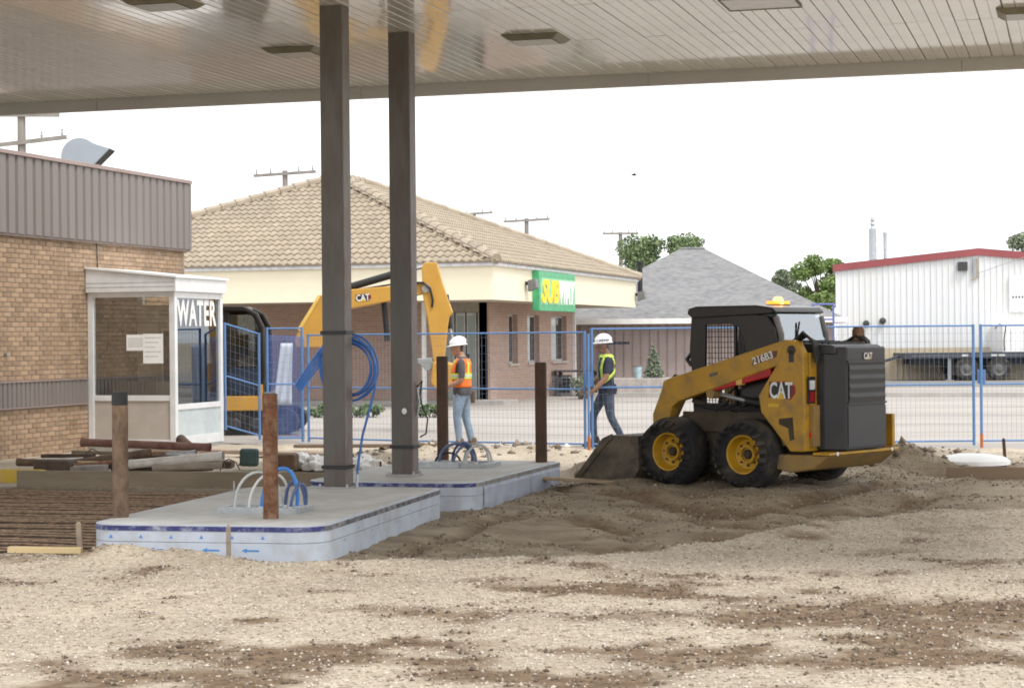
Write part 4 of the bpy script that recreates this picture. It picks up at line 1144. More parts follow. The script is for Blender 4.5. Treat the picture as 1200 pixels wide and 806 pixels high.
# ------------------------------------------------------------------ white metal shed, trailer
wd_d = 78.0
q = P(980, 446, wd_d); ws = thing('metal_shed', 'white ribbed metal shed with dark red roof trim behind the trailer', 'shed', (q.x, q.y, 0), YAW - .165)
sc_ = F_PX / wd_d
panel_m = mat('white ribbed metal', (.74, .75, .76), .45, .05, .04, 1, rand=.03, tint=(.62, .60, .52), tint_amt=.4, tint_scale=.5)
WL = 12.4; ap = 5.55
def ztop(x): return 4.42 + (5.0 - 4.42) * (1 - abs(x - ap) / ap)
def shed_panel(x0, x1, z0, z1a, z1b, n=4):
    m = MB(); w = (x1 - x0) / n
    vs, fs = [], []; pr = []
    for i in range(n):
        pr += [(x0 + i * w, 0), (x0 + i * w + .02, -.035), (x0 + i * w + .06, -.035), (x0 + i * w + .08, 0)]
    pr.append((x1, 0)); k = len(pr)
    vs = [(x, y, z0) for x, y in pr] + [(x, y, z1a + (z1b - z1a) * (x - x0) / (x1 - x0)) for x, y in pr]
    return m.add(vs, [(i, i + 1, k + i + 1, k + i) for i in range(k - 1)])
x = 0.0
while x < WL - .5:
    shed_panel(x, x + .92, 1.25, ztop(x), ztop(x + .92)).build('siding_panel', panel_m, ws); x += .924
tanp = mat('yellowed siding', (.58, .50, .36), .7, 0, .08, 2, rand=.05, tint=(.5, .38, .24), tint_amt=.5, tint_scale=1)
x = 0.0
while x < WL - .5:
    shed_panel(x, x + .92, -.1, 1.245, 1.245).build('skirt_panel', tanp, ws); x += .924
MB().prism([(-.0, -.1), (WL, -.1), (WL, ztop(WL)), (ap, ztop(ap) + .0), (0, ztop(0))], .05, 14, 'y').build('shed_body', mat('shed body', (.6, .6, .6), .6), ws)
red = mat('dark red trim', (.30, .075, .08), .5, 0, .08, 1)
m = MB(); z_ = .13
m.prism([(-.1, ztop(0) - .12), (ap, ztop(ap) - .14), (ap, ztop(ap) + .13), (-.1, ztop(0) + .15)], -.12, .04, 'y'); m.build('roof_trim', red, ws)
m = MB(); m.prism([(ap, ztop(ap) - .14), (WL, ztop(WL) - .1), (WL, ztop(WL) + .15), (ap, ztop(ap) + .13)], -.12, .04, 'y'); m.build('roof_trim', red, ws)
MB().add([(-.1, -.1, ztop(0) + .16), (ap, -.1, ztop(ap) + .14), (ap, 14, ztop(ap) + .14), (-.1, 14, ztop(0) + .16), (WL, -.1, ztop(WL) + .16), (WL, 14, ztop(WL) + .16)], [(0, 1, 2, 3), (1, 4, 5, 2)]).build('roof_sheet', mat('shed roof', (.5, .5, .5), .5), ws)
def shedx(px): return (px - 980) / sc_
def shedz(px, py): return EYE + (398.4 - .009 * (px - 600) * 1.0 - 2.4 - py) / sc_
f = MB().box(shedx(1120), shedx(1131), -.22, -.04, shedz(1125, 318), shedz(1125, 308)).build('wall_lamp', mat('lamp black', (.05, .05, .05), .5), ws)
MB().tube([(shedx(1138), -.1, shedz(1138, 304)), (shedx(1138), -.1, shedz(1138, 326))], .05, 8).build('mast', galv, ws)
MB().tube([(shedx(1142), -.1, shedz(1138, 304)), (shedx(1142), -.1, shedz(1138, 326)), (shedx(1135), -.1, shedz(1138, 329))], .035, 8).build('conduit', mat('tan conduit', (.38, .33, .22), .6), ws)
MB().tube([(shedx(1143), -.12, shedz(1143, 321)), (shedx(1200), -.12, shedz(1200, 301)), (shedx(1260), -.12, shedz(1260, 285))], .012, 5).build('wire', mat('wire grey', (.35, .35, .35), .6), ws)
for px_ in (1015, 1034):
    MB().lathe([(.0, -.28), (.09, -.26), (.13, -.2), (.13, -.05)], (shedx(px_), 0, shedz(px_, 379 if px_ < 1020 else 376)), 'y', 12).build('wall_lamp', mat('lamp black', (.05, .05, .05), .5), ws, smooth=True)
for (px_, y0_, y1_, w_, lab) in ((1023, 300, 268, .17, 'tall grey flue with a stepped cap rising behind the shed roof'), (1037.5, 300, 274, .08, 'thin grey flue beside the taller one behind the shed roof')):
    a = P(px_, y0_ + 12, 84); t = thing('flue', lab, 'flue', a, 0, 'flues behind the shed roof'); H_ = (y0_ + 12 - y1_) * 84 / F_PX
    MB().cyl((0, 0, 0), (0, 0, H_), w_, n=14).build('pipe', mat('flue steel', (.40, .42, .44), .45, .4), t, smooth=True)
    if w_ > .1:
        MB().lathe([(.1, H_), (.06, H_ + .1), (.12, H_ + .2), (.06, H_ + .28), (.11, H_ + .36), (.08, H_ + .48), (0, H_ + .5)], (0, 0, 0), 'z', 12).build('cap', galv, t, smooth=True)
    else:
        MB().lathe([(w_ * 1.15, H_ - .05), (w_ * 1.15, H_ + .06), (0, H_ + .07)], (0, 0, 0), 'z', 12).build('cap', galv, t, smooth=True)
# trailer
td = 75.0; ts = F_PX / td
q = P(1100, 446, td); tr = thing('flatbed_trailer', 'long dark flatbed trailer with twin axles parked by the white shed', 'trailer', (q.x, q.y, 0), YAW)
def tx(px): return (px - 1100) / ts
dkst = mat('dark blue-grey steel', (.05, .055, .07), .6, .2, .2, 3)
MB().box(tx(1062), tx(1260), 0, 2.5, .86, 1.06).build('deck', dkst, tr)
MB().box(tx(1068), tx(1260), -.03, -.002, .9, 1.0).build('rub_rail', mat('rail steel', (.09, .095, .11), .5, .2), tr)
for y_ in (.7, 1.7): MB().box(tx(1070), tx(1260), y_, y_ + .12, .62, .858).build('chassis_beam', dkst, tr)
MB().prism([(tx(1064), 1.0), (tx(1062), .86), (tx(1045), .72), (tx(1042), .78)], 1.1, 1.4, 'y').build('gooseneck', dkst, tr)
MB().box(tx(1113), tx(1117), .3, .42, .0, .86).build('landing_leg', galv, tr); MB().box(tx(1110), tx(1120), .25, .47, -.01, .02).build('landing_foot', galv, tr)
for cx in (1133.5, 1171.5):
    for y_ in (.02, 2.2):
        w = MB().lathe([(.26, 0), (.36, -.02), (.44, .0), (.465, .05), (.465, .22), (.44, .27), (.3, .28)], (tx(cx), y_, .45), 'y', 28, cap=False).build('wheel', rubber, tr, smooth=True)
        if y_ < 1:
            MB().lathe([(.0, -.01), (.07, -.01), (.09, .03), (.2, .05), (.24, .0), (.262, -.005), (.262, .03)], (tx(cx), y_, .45), 'y', 24, cap=False).build('rim', mat('grey rim', (.13, .128, .12), .6, .2), w, smooth=True)
for cx in (1131, 1165, 1174): MB().box(tx(cx) - .12, tx(cx) + .12, -.04, -.031, .92, 1.0).build('reflector', mat('reflector', (.5, .5, .5), .4), tr)
MB().box(tx(1130), tx(1178), .75, 1.85, .4, .6).build('axle_bogie', dkst, tr)
q = P(1176, 412, td); wbx = thing('white_tank_box', 'white steel box loaded on the trailer deck at the right edge', 'box', (q.x, q.y, 1.062), YAW)
MB().box(0, 3.4, .1, 2.3, 0, 1.06).build('shell', white_paint, wbx, bevel=.03)
for i in range(3): MB().box(.3 + i * .5, .33 + i * .5, .085, .099, .1, .9).build('rib', mat('rib grey', (.55, .55, .55), .5), wbx)
MB().tube([(-.25, .3, .9), (-.1, .2, 1.1), (.12, .09, .98), (.05, .08, .5), (.06, .08, .05)], .02, 6).build('cable', black_paint, wbx)
q = ws.matrix_basis @ Vector((shedx(1178), -.06, shedz(1178, 366))); ss = thing('wall_sign', 'plain white sign board with small dark lettering on the shed wall', 'sign', q, YAW - .165)
MB().box(0, 2.6, -.06, -.0, 0, 1.42).build('board', white_paint, ss)
for i in range(5): MB().box(.1 + i * .12, .17 + i * .12, -.066, -.0605, .54, .62).build('letter_mark', mat('dark lettering', (.12, .12, .14), .6), ss)
for i in range(3): MB().box(.1 + i * .28, .16 + i * .28, -.066, -.0605, .0, .2).build('letter_mark', mat('grey lettering', (.55, .55, .55), .6), ss)

# ------------------------------------------------------------------ yard things beyond the fence
pt = G(678, 463); t = thing('picnic_table', 'dark wooden picnic table beside the brick shop corner', 'table', (pt.x, pt.y, 0), YAW - .1)
pw = mat('dark picnic timber', (.06, .055, .055), .8, 0, .2, 5)
for i in range(4): MB().box(-.75, .75, -.36 + i * .19, -.19 + i * .19, .72, .77).build('top_plank', pw, t)
for y_ in (-.72, .5): MB().box(-.75, .75, y_, y_ + .24, .42, .46).build('bench_plank', pw, t)
for x_ in (-.55, .5):
    MB().beam((x_, -.62, 0), (x_, -.15, .72), .06, .1, (1, 0, 0)).build('leg', pw, t); MB().beam((x_, .62, 0), (x_, .15, .72), .06, .1, (1, 0, 0)).build('leg', pw, t)
    MB().box(x_ + .035, x_ + .075, -.7, .7, .34, .418).build('crossbar', pw, t)
pt = G(657, 463); t = thing('air_conditioner', 'low dark grey cooling unit against the brick shop wall', 'cooling unit', (pt.x, pt.y, 0), YAW)
MB().box(-.35, .35, -.3, .3, .0, .62).build('casing', mat('unit grey', (.2, .2, .2), .6), t, bevel=.02); MB().box(-.05, .28, -.32, -.302, .1, .52).build('grille', black_paint, t)
pc = P(768, 456, 60); pl2 = thing('planter_bed', 'low raised planting bed edged in pale concrete before the grey house', 'planter', (pc.x, pc.y, 0), YAW)
pcc = mat('planter concrete', (.40, .36, .33), .9)
for a in ((-1.5, 1.9, -.3, -.15), (-1.5, 1.9, 1.2, 1.35)): MB().box(*a, -.05, .52).build('edge_block', pcc, pl2, bevel=.02)
for a in ((-1.5, -1.35, -.149, 1.199), (1.75, 1.9, -.149, 1.199)): MB().box(*a, -.05, .52).build('edge_block', pcc, pl2, bevel=.02)
MB().box(-1.349, 1.749, -.149, 1.199, -.05, .46).build('bed_soil', mat('bed soil', (.22, .18, .14), .95), pl2)
bk = P(747.5, 442, 60.3); t = thing('bucket', 'pale blue bucket standing on the raised planting bed', 'bucket', (bk.x, bk.y, .465))
MB().lathe([(.0, .0), (.115, 0), (.14, .40), (.148, .40), (.148, .42), (.13, .42), (.105, .03), (0, .03)], (0, 0, 0), 'z', 18).build('pail', mat('pale blue plastic', (.45, .60, .68), .4), t, smooth=True)
MB().lathe([(.0, .43), (.15, .425), (.152, .40)], (0, 0, 0), 'z', 18).build('lid', mat('dark lid', (.12, .13, .14), .5), t)
MB().tube([(-.14, 0, .36), (-.1, -.1, .26), (0, -.16, .22), (.1, -.1, .26), (.14, 0, .36)], .006, 5).build('handle', galv, t)

leaf_green = stone_mat("leaf green", [(0, (.07, .11, .045)), (.5, (.15, .21, .095)), (1, (.26, .33, .16))])
leaf_pale = stone_mat("leaf pale", [(0, (.13, .16, .10)), (.5, (.21, .25, .165)), (1, (.31, .35, .25))])
leaf_bright = stone_mat("leaf bright", [(0, (.08, .13, .035)), (.5, (.17, .25, .075)), (1, (.28, .37, .13))])
bark = mat('bark', (.11, .085, .065), .95, 0, .3, 8)
def leaves(blobs, n, size, seed, flat=False):
    """many small leaf faces spread through uneven clumps"""
    r = np.random.default_rng(seed); vs = []
    w = np.array([b_[3] ** 2 for b_ in blobs]); w = w / w.sum()
    which = r.choice(len(blobs), n, p=w)
    B = np.array(blobs)[which]
    d = r.normal(size=(n, 3)); d /= np.linalg.norm(d, axis=1)[:, None]
    rad = r.random(n) ** .45
    c = B[:, :3] + d * (B[:, 3] * rad)[:, None] * np.array([1, 1, .8])
    u = r.normal(size=(n, 3)); u /= np.linalg.norm(u, axis=1)[:, None]
    v = np.cross(u, r.normal(size=(n, 3))); v /= np.linalg.norm(v, axis=1)[:, None]
    s = size * r.uniform(.6, 1.4, n)[:, None]
    q = np.stack([c - u * s, c + v * s * .5, c + u * s, c - v * s * .5], 1).reshape(-1, 3)
    return np_mesh('crown', q, np.arange(4 * n).reshape(-1, 4))
def tree(name, base, hgt, rad, mt, label, seed, n=5200, size=.16, group='trees behind the houses', zc=.68, wide=1.0):
    t = thing(name, label, 'tree', base, 0, group); r = random.Random(seed)
    m = MB(); m.tube([(0, 0, -.2), (.05, .02, hgt * .25), (.1, 0, hgt * .5), (.05, .05, hgt * .75)], [rad * .1, rad * .085, rad * .06, rad * .03], 9)
    blobs = []
    for i in range(26):
        a = r.uniform(0, 6.28); rr_ = rad * r.uniform(.25, .8); z = hgt * zc + r.uniform(-.8, .95) * (hgt * (1 - zc)) * (1 - .5 * rr_ / rad)
        p = (rr_ * math.cos(a) * wide, rr_ * math.sin(a), z); blobs.append((*p, rad * r.uniform(.16, .34)))
        m.tube([(.08, .02, hgt * r.uniform(.3, .55)), (p[0] * .5, p[1] * .5, z * .8), p], [rad * .04, rad * .025, rad * .008], 5)
    m.build('trunk', bark, t, smooth=True)
    link('crown', leaves(blobs, n, size, seed), mt, t)
    return t
q = P(772, 300, 98); tree('leafy_tree', (q.x, q.y, 0), 7.1, 2.7, leaf_green, 'full green tree rising between the tiled roof and the grey roof', 3, 15000, .085, zc=.76)
q = P(815, 296, 112); tree('leafy_tree', (q.x, q.y, 0), 6.7, 1.3, leaf_pale, 'small pale tree top just showing over the grey roof ridge', 4, 6000, .085, zc=.78)
q = P(962, 318, 100); tree('leafy_tree', (q.x, q.y, 0), 6.0, 1.9, leaf_bright, 'bright green tree between the grey roof and the white shed', 5, 12000, .085, zc=.72)
q = P(925, 318, 108); tree('leafy_tree', (q.x, q.y, 0), 5.6, 1.3, leaf_pale, 'pale green tree at the far right slope of the grey roof', 6, 6500, .085, zc=.75)
q = P(1212, 290, 100); tree('leafy_tree', (q.x, q.y, 0), 7.2, 1.4, leaf_pale, 'dull tree peeping over the shed roof at the right edge', 7, 6000, .085, zc=.8)
def shrub(name, base, h, w, mt, label, seed, n=700, size=.05, group=None):
    t = thing(name, label, 'shrub', base, 0, group); r = random.Random(seed)
    m = MB(); blobs = []
    for i in range(7):
        p = (r.uniform(-w, w) * .8, r.uniform(-w, w) * .5, h * r.uniform(.3, .8)); blobs.append((*p, h * r.uniform(.28, .42)))
        m.tube([(p[0] * .3, 0, -.03), p], [.015, .006], 5)
    m.build('stems', bark, t); link('foliage', leaves(blobs, n, size, seed), mt, t); return t
for i, px_ in enumerate((372, 392, 418, 436, 492, 506)):
    g = G(px_, 488.5); w_ = ['left of the front column', 'hidden partly by the front column', 'just right of the front column', 'between the two columns', 'just right of the second column', 'beside the white porch post'][i]
    shrub('low_shrub', (g.x, g.y, 0), .28, .32, leaf_green, 'low green shrub in front of the shop wall, ' + w_, 30 + i, 800, .045, 'low shrubs before the shop')
# small conifer in the planter
q = P(766, 440, 60.4); t = thing('conifer_bush', 'small pale conifer growing in the raised planting bed', 'conifer', (q.x, q.y, .46))
MB().tube([(0, 0, -.1), (0, 0, 1.15)], [.03, .006], 6).build('trunk', bark, t)
link('crown', leaves([(0, 0, .12 + .1 * k, .33 * (1 - k / 11)) for k in range(11)], 2600, .04, 44), leaf_pale, t)
g = P(679, 440, 57); shrub('low_shrub', (g.x, g.y, 0), .75, .3, leaf_pale, 'thin pale shrub behind the picnic table', 50, 500, .06)
g = P(1058, 500, 33); 

# utility poles
wood = mat('grey pole wood', (.24, .22, .20), .9, 0, .2, 4, stretch=(1, 1, .1))
def utility_pole(px, ptop, d, arms, label, w=.15, slope=0.0):
    top = P(px, ptop, d)
    t = thing('utility_pole', label, 'utility pole', (top.x, top.y, 0), YAW + slope, 'utility poles behind the roofs')
    MB().cyl((0, 0, 0), (0, 0, top.z), w * 1.2, w, n=10).build('pole', wood, t, smooth=True)
    for (half0, half1, dz, tilt) in arms:
        a = MB().beam((-half0, -.14, top.z - dz - tilt * half0), (half1, -.14, top.z - dz + tilt * half1), .1, .13).build('crossarm', wood, t)
        for u in (-half0 * .9, -half0 * .45, half1 * .45, half1 * .9):
            MB().lathe([(.03, 0), (.05, .08), (.03, .14), (.045, .2), (0, .22)], (u, -.14, top.z - dz + .065 + tilt * u), 'z', 8).build('insulator', mat('insulator', (.35, .36, .38), .3), a)
utility_pole(25, 126, 62, ((1.2, 1.2, .25, 0.0), (1.6, 1.42, 1.12, .12)), 'utility pole with two crossarms above the brick building roof', .13, .1)
utility_pole(334, 200, 85, ((1.35, 1.35, .15, .06),), 'utility pole crossarm showing over the tiled roof by the front column', .12)
utility_pole(617, 256, 110, ((1.3, 1.3, .12, .05),), 'utility pole with crossarm above the slope of the tiled roof', .13)
utility_pole(727, 272, 125, ((1.15, 1.15, .1, 0.0),), 'utility pole standing between the tiled roof and the green tree', .13)
utility_pole(556, 249, 118, ((1.0, 1.1, .08, .05),), 'utility pole just peeping over the tiled roof left of the taller one', .1)
bd = P(743, 205, 60); t = thing('bird', 'small dark bird flying in the white sky', 'bird', bd, .6)
m = MB(); m.ball((0, 0, 0), (.09, .035, .035), 8, 6); m.add([(.02, .02, .01), (-.04, .02, .01), (-.04, .16, .05), (.0, .02 + .1, .04)], [(0, 1, 2, 3)]); m.add([(.02, -.02, .01), (-.04, -.02, .01), (-.04, -.16, .05), (.0, -.12, .04)], [(3, 2, 1, 0)])
m.add([(-.07, .015, 0), (-.07, -.015, 0), (-.15, -.03, 0), (-.15, .03, 0)], [(0, 1, 2, 3)]); m.build('body', black_paint, t)
# ------------------------------------------------------------------ temporary fence
fence_blue = mat('blue fence paint', (.11, .22, .44), .5, .1, .1, 6)
wire_m = mat('fence wire', (.26, .32, .44), .5, .3, .05)
def fence_panel(a, b_, h, label, za=.0, zb=.0, post=.023, mesh=True):
    a, b_ = Vector(a), Vector(b_); a.z = za; b_.z = zb
    Lh = math.hypot(b_.x - a.x, b_.y - a.y); rz = math.atan2(b_.y - a.y, b_.x - a.x); dz = zb - za
    t = thing('temporary_fence', label, 'fence', a, rz, 'blue temporary fence panels')
    sh = lambda x, z: (x, 0, z + dz * x / Lh)
    MB().tube([sh(.03, 0.0), sh(.03, h)], post, 10).build('post', fence_blue, t, smooth=True)
    MB().tube([sh(Lh - .03, 0.0), sh(Lh - .03, h)], post, 10).build('post', fence_blue, t, smooth=True)
    for z in (h - .02, h * .505, .07):
        MB().tube([sh(.05, z), sh(Lh - .05, z)], .0155, 8).build('rail', fence_blue, t, smooth=True)
    if mesh:
        m = MB(); n = int((Lh - .1) / .075)
        for i in range(1, n):
            x = .05 + (Lh - .1) * i / n
            m.tube([sh(x, .08), sh(x, h - .03)], .0021, 3, cap=False)
        for k in range(1, int(h / .13)):
            m.tube([sh(.05, .08 + k * .13), sh(Lh - .05, .08 + k * .13)], .0021, 3, cap=False)
        kind(m.build('wire_mesh', wire_m, t), 'stuff')
    return t
FB = [G(310, 519.5), G(359, 519), G(471, 522.5), G(690, 527), G(917, 525), G(1146, 523), G(1372, 521)]
FH = 1.86
labs = ['narrow blue fence panel hung with blue sheet beside the excavator', 'blue fence panel running behind the front column', 'long blue fence panel between the second column and the walking worker',
        'blue fence panel behind the loader bucket and cab', 'blue fence panel in front of the trailer, right of the loader', 'blue fence panel at the right picture edge']
for i in range(6):
    a, b_ = FB[i].copy(), FB[i + 1].copy()
    d = (b_ - a).normalized()
    fence_panel(a + d * .03, b_ - d * .03, FH + (.05 if i >= 3 else 0) + (.12 if i == 0 else 0), labs[i], .02, .02)
bq = atY(262, 460, 30.9)
fence_panel((bq.x, bq.y, 0), FB[0] - (FB[1] - FB[0]).normalized() * .05, 1.84, 'blue fence panel sloping down from the water booth', .26, .06)
for (px, py, lab) in ((692.5, 527, 'orange-tipped blue fence stand beside the walking worker'), (1151, 524, 'orange-footed blue fence stand right of the loader')):
    g = G(px, py); t = thing('fence_stand', lab, 'stand', (g.x, g.y - .12, 0), 0, 'upright stands clamped to the fence')
    MB().tube([(0, 0, .0), (0, 0, 1.84)], .021, 10).build('tube', fence_blue, t, smooth=True)
    MB().tube([(0, 0, .0), (0, 0, .22)], .026, 10).build('orange_foot', mat('orange foot', (.45, .14, .04), .6), t, smooth=True)
    MB().box(-.06, .06, .01, .12, 1.0, 1.22).build('clamp', fence_blue, t)
# blue tower-like fence end behind the loader cab
for k, (px, pt_, pb_, d) in enumerate(((957, 356, 470, 55), (975, 352, 470, 55))): pass
q = P(953, 430, 52); t = thing('blue_ladder_frame', 'tall blue fence frame behind the loader cab by the white shed', 'ladder', (q.x, q.y, 0), YAW)
for x_ in (0, .55): MB().tube([(x_, 0, 0), (x_, 0, 2.62)], .03, 8).build('upright', mat('violet blue paint', (.13, .16, .42), .5), t, smooth=True)
for z_ in (2.6, 2.2, 1.2, .2): MB().tube([(0, 0, z_), (.55, 0, z_)], .025, 8).build('rung', mat('violet blue paint', (.13, .16, .42), .5), t)
# blue sheet and white roll hung on the fence
def cloth(name, pts_top, pts_bot, mt, label, cat, n=10, m_=12, wav=.03, push=(0, -1, 0)):
    m = MB(); a0, a1 = map(Vector, pts_top); b0, b1 = map(Vector, pts_bot); push = Vector(push); vs = []
    for j in range(m_ + 1):
        v = j / m_
        for i in range(n + 1):
            u = i / n
            p = a0.lerp(a1, u).lerp(b0.lerp(b1, u), v) + push * (wav * math.sin(u * 13 + v * 3) * (.4 + v))
            vs.append(p)
    m.add(vs, [(j * (n + 1) + i, j * (n + 1) + i + 1, (j + 1) * (n + 1) + i + 1, (j + 1) * (n + 1) + i) for j in range(m_) for i in range(n)])
    o = m.build(name, mt, smooth=True); sm = o.modifiers.new('thick', 'SOLIDIFY'); sm.thickness = .004
    return tag(o, label, cat)
tarp_m = bpy.data.materials.new('thin blue sheet'); tarp_m.use_nodes = True
N, L = tarp_m.node_tree.nodes, tarp_m.node_tree.links
pb = N['Principled BSDF']; pb.inputs['Base Color'].default_value = (.10, .16, .38, 1); pb.inputs['Roughness'].default_value = .4
nz = N.new('ShaderNodeTexNoise'); nz.inputs['Scale'].default_value = 3; mr = N.new('ShaderNodeMapRange'); mr.inputs[3].default_value = .15; mr.inputs[4].default_value = .6
L.new(nz.outputs['Fac'], mr.inputs[0]); L.new(mr.outputs[0], pb.inputs['Alpha'])
dd = 34.9
cloth('blue_sheet', (P(313, 392, dd), P(357, 394, dd - .15)), (P(313, 512, dd), P(357, 514, dd - .15)), tarp_m, 'thin see-through blue plastic sheet hanging on the narrow fence panel', 'sheet', wav=.02)
cloth('white_sheet', (P(329, 402, 34.2), P(343, 402, 34.1)), (P(321, 474, 34.2), P(342, 474, 34.1)), mat('white plastic sheet', (.62, .68, .80), .5, 0, .04), 'white strip of plastic hanging on the narrow fence panel', 'sheet', wav=.015)
t = thing('blue_hose_bundle', 'slanting bundle of blue hose tied along the fence left of the front column', 'hose', (0, 0, 0))
for k in range(4):
    a, b_ = P(381 + k, 402 + k * 2, 33.2), P(346 + k * 2, 452 + k * 2, 33.5)
    MB().tube([a, a.lerp(b_, .5) + Vector((.02 * k, 0, .02)), b_], .02, 8).build('strand', blue_hose, t, smooth=True)
# ------------------------------------------------------------------ skid steer loader
cat_y = mat('loader yellow', (.46, .25, .016), .35, 0, .08, 3, .04, 40, tint=(.17, .12, .055), tint_amt=.6, tint_scale=4.0)
cat_y2 = mat('dusty loader yellow', (.30, .19, .06), .7, 0, .15, 3, .1, 40, tint=(.17, .13, .085), tint_amt=.8, tint_scale=2.5)
cat_dk = mat('loader charcoal', (.032, .033, .036), .45, 0, .1, 3, tint=(.06, .055, .05), tint_amt=.35, tint_scale=2.5)
cab_m = mat('cab dark paint', (.016, .011, .009), .3, 0, .15, 3)
mud_m = mat('muddy frame', (.07, .055, .038), .9, 0, .25, 5, .3, 40)
red_m = mat('red paint', (.40, .012, .014), .4)
rim_y = mat('wheel yellow', (.52, .29, .012), .45, 0, .12, 5, tint=(.17, .11, .04), tint_amt=.5, tint_scale=5)
bucket_m = mat('bucket worn steel', (.075, .064, .048), .7, .1, .25, 5, .2, 40, tint=(.18, .145, .10), tint_amt=.7, tint_scale=4)
hose_m = mat('black hydraulic hose', (.018, .018, .018), .5)
tyre_m = mat('dusty tyre', (.018, .018, .02), .85, 0, .3, 8, .3, 60, tint=(.10, .082, .06), tint_amt=.7, tint_scale=3)
LA = math.radians(42)
lp = G(871, 575, .07)
rzL = YAW + math.pi - LA                                # forward: left and away
W = lp + Vector((0, 0, 0))
left_dir = Vector((-math.sin(rzL), math.cos(rzL), 0))
fwd_dir = Vector((math.cos(rzL), math.sin(rzL), 0))
AX = .18
org = W - left_dir * .82 - fwd_dir * AX
ld = thing('skid_steer_loader', 'yellow and charcoal skid steer loader with bucket lowered and amber beacon lit', 'loader', (org.x, org.y, .07), rzL)
WB, WR = 1.04, .40
def lpart(mb, name, mt, par=None, smooth=False, bev=0): return mb.build(name, mt, par or ld, smooth=smooth, bevel=bev)
lpart(MB().box(-.45, 1.32, -.46, .46, .24, .80), 'chassis', mud_m, bev=.03)
lpart(MB().prism([(.98, .8), (1.32, .8), (1.36, .55), (1.36, .3), (1.1, .22)], -.45, .45, 'y'), 'front_plate', mud_m, bev=.02)
# rear bumper: deep yellow belly pan, chamfered underneath
m = MB(); m.prism([(-.86, .41), (-.20, .41), (-.12, .26), (-.35, .21), (-.66, .26)], -.70, .70, 'y'); lpart(m, 'rear_bumper', cat_y2, bev=.02)
lpart(MB().box(-.875, -.66, -.715, .715, .415, .445), 'bumper_ledge', cat_y, bev=.006)
# lift towers with their side plates
tower = [(-.40, 1.665), (-.48, 1.62), (-.54, 1.52), (-.555, .45), (-.50, .445), (-.36, .445), (.02, .87), (.05, 1.05), (-.20, 1.40), (-.28, 1.60)]
for s in (1, -1):
    y0, y1 = (.60, .70) if s > 0 else (-.70, -.60)
    tp = lpart(MB().prism(tower, y0, y1, 'y'), 'lift_tower', cat_y, bev=.012)
    lpart(MB().box(-.56, -.46, s * .44, s * .599, .45, 1.52), 'tower_post', cat_y, bev=.008)
    lpart(MB().box(-.6, -.1, s * .47, s * .598, .5, .95), 'tower_web', cat_y2)
    if s > 0:
        lpart(MB().prism([(-.42, 1.56), (-.36, 1.56), (-.36, 1.42), (-.42, 1.42)], .701, .712, 'y'), 'pivot_pin_cover', cat_dk, tp, bev=.02)
        lpart(MB().lathe([(0, .012), (.05, .012), (.055, 0)], (-.39, .70, 1.55), 'y', 14), 'pivot_pin', mud_m, tp, smooth=True)
        lpart(MB().prism([(-.22, .80), (-.40, .82), (-.42, .58), (-.36, .56), (-.34, .7), (-.22, .74)], .701, .704, 'y'), 'step_slot', mud_m, tp)
        lpart(MB().prism([(-.50, .47), (-.545, .47), (-.545, .84), (-.50, .84)], .701, .716, 'y'), 'edge_rib', cat_y, tp)
# loader arms
arm0 = [(-.30, 1.665), (-.46, 1.64), (-.42, 1.42), (-.20, 1.38), (.62, 1.13), (1.28, .97), (1.40, .90), (1.50, .60), (1.66, .50), (1.74, .62), (1.74, .82), (1.58, 1.10), (1.55, 1.20), (1.46, 1.23)]
arm = [((x if x < .6 else .6 + (x - .6) * .82), max(z, .60)) for x, z in arm0]
for s in (1, -1):
    y0, y1 = (.565, .695) if s > 0 else (-.695, -.565)
    ap_ = lpart(MB().prism(arm, y0, y1, 'y'), 'lift_arm', cat_y, bev=.014)
    lpart(MB().tube([(1.29, s * .63, 1.22), (1.25, s * .63, 1.26), (1.2, s * .63, 1.245)], .022, 8), 'hose_guard', mud_m, ap_)
    lpart(MB().tube([(.70, s * .71, 1.06), (.70, s * .55, 1.06)], .055, 12), 'cylinder_pin', cat_y2, ap_, smooth=True)
    # lift cylinder: from chassis rear to arm
    cy = lpart(MB().tube([(-.18, s * .57, .92), (.3, s * .57, .985)], .045, 12), 'lift_cylinder', hose_m, smooth=True)
    lpart(MB().tube([(.3, s * .57, .985), (.7, s * .57, 1.06)], .024, 10), 'rod', galv, cy, smooth=True)
    # red safety brace under the arm
    rb = lpart(MB().beam((.70, s * .655, 1.135), (-.10, s * .655, 1.315), .06, .105), 'safety_brace', red_m, bev=.01)
    lpart(MB().box(.28, .36, s * .655 - .033, s * .655 + .033, 1.165, 1.27), 'brace_decal', mat('decal yellow', (.62, .40, .10), .5), rb)
    # tilt linkage at the arm nose
    lpart(MB().tube([(1.56, s * .4, .55), (1.30, s * .4, 1.02)], .04, 10), 'tilt_cylinder', cat_y2, smooth=True)
    lpart(MB().tube([(1.34, s * .4, .95), (1.22, s * .5, 1.1), (1.12, s * .55, 1.02)], .014, 7), 'hose', hose_m, smooth=True)
    lpart(MB().prism([(1.50, .62), (1.62, .62), (1.70, .34), (1.62, .14), (1.50, .18)], s * .28, s * .52, 'y'), 'coupler', mud_m, bev=.01)
lpart(MB().tube([(1.36, -.56, .72), (1.36, .56, .72)], .06, 14), 'arm_crossbar', cat_y2, smooth=True)
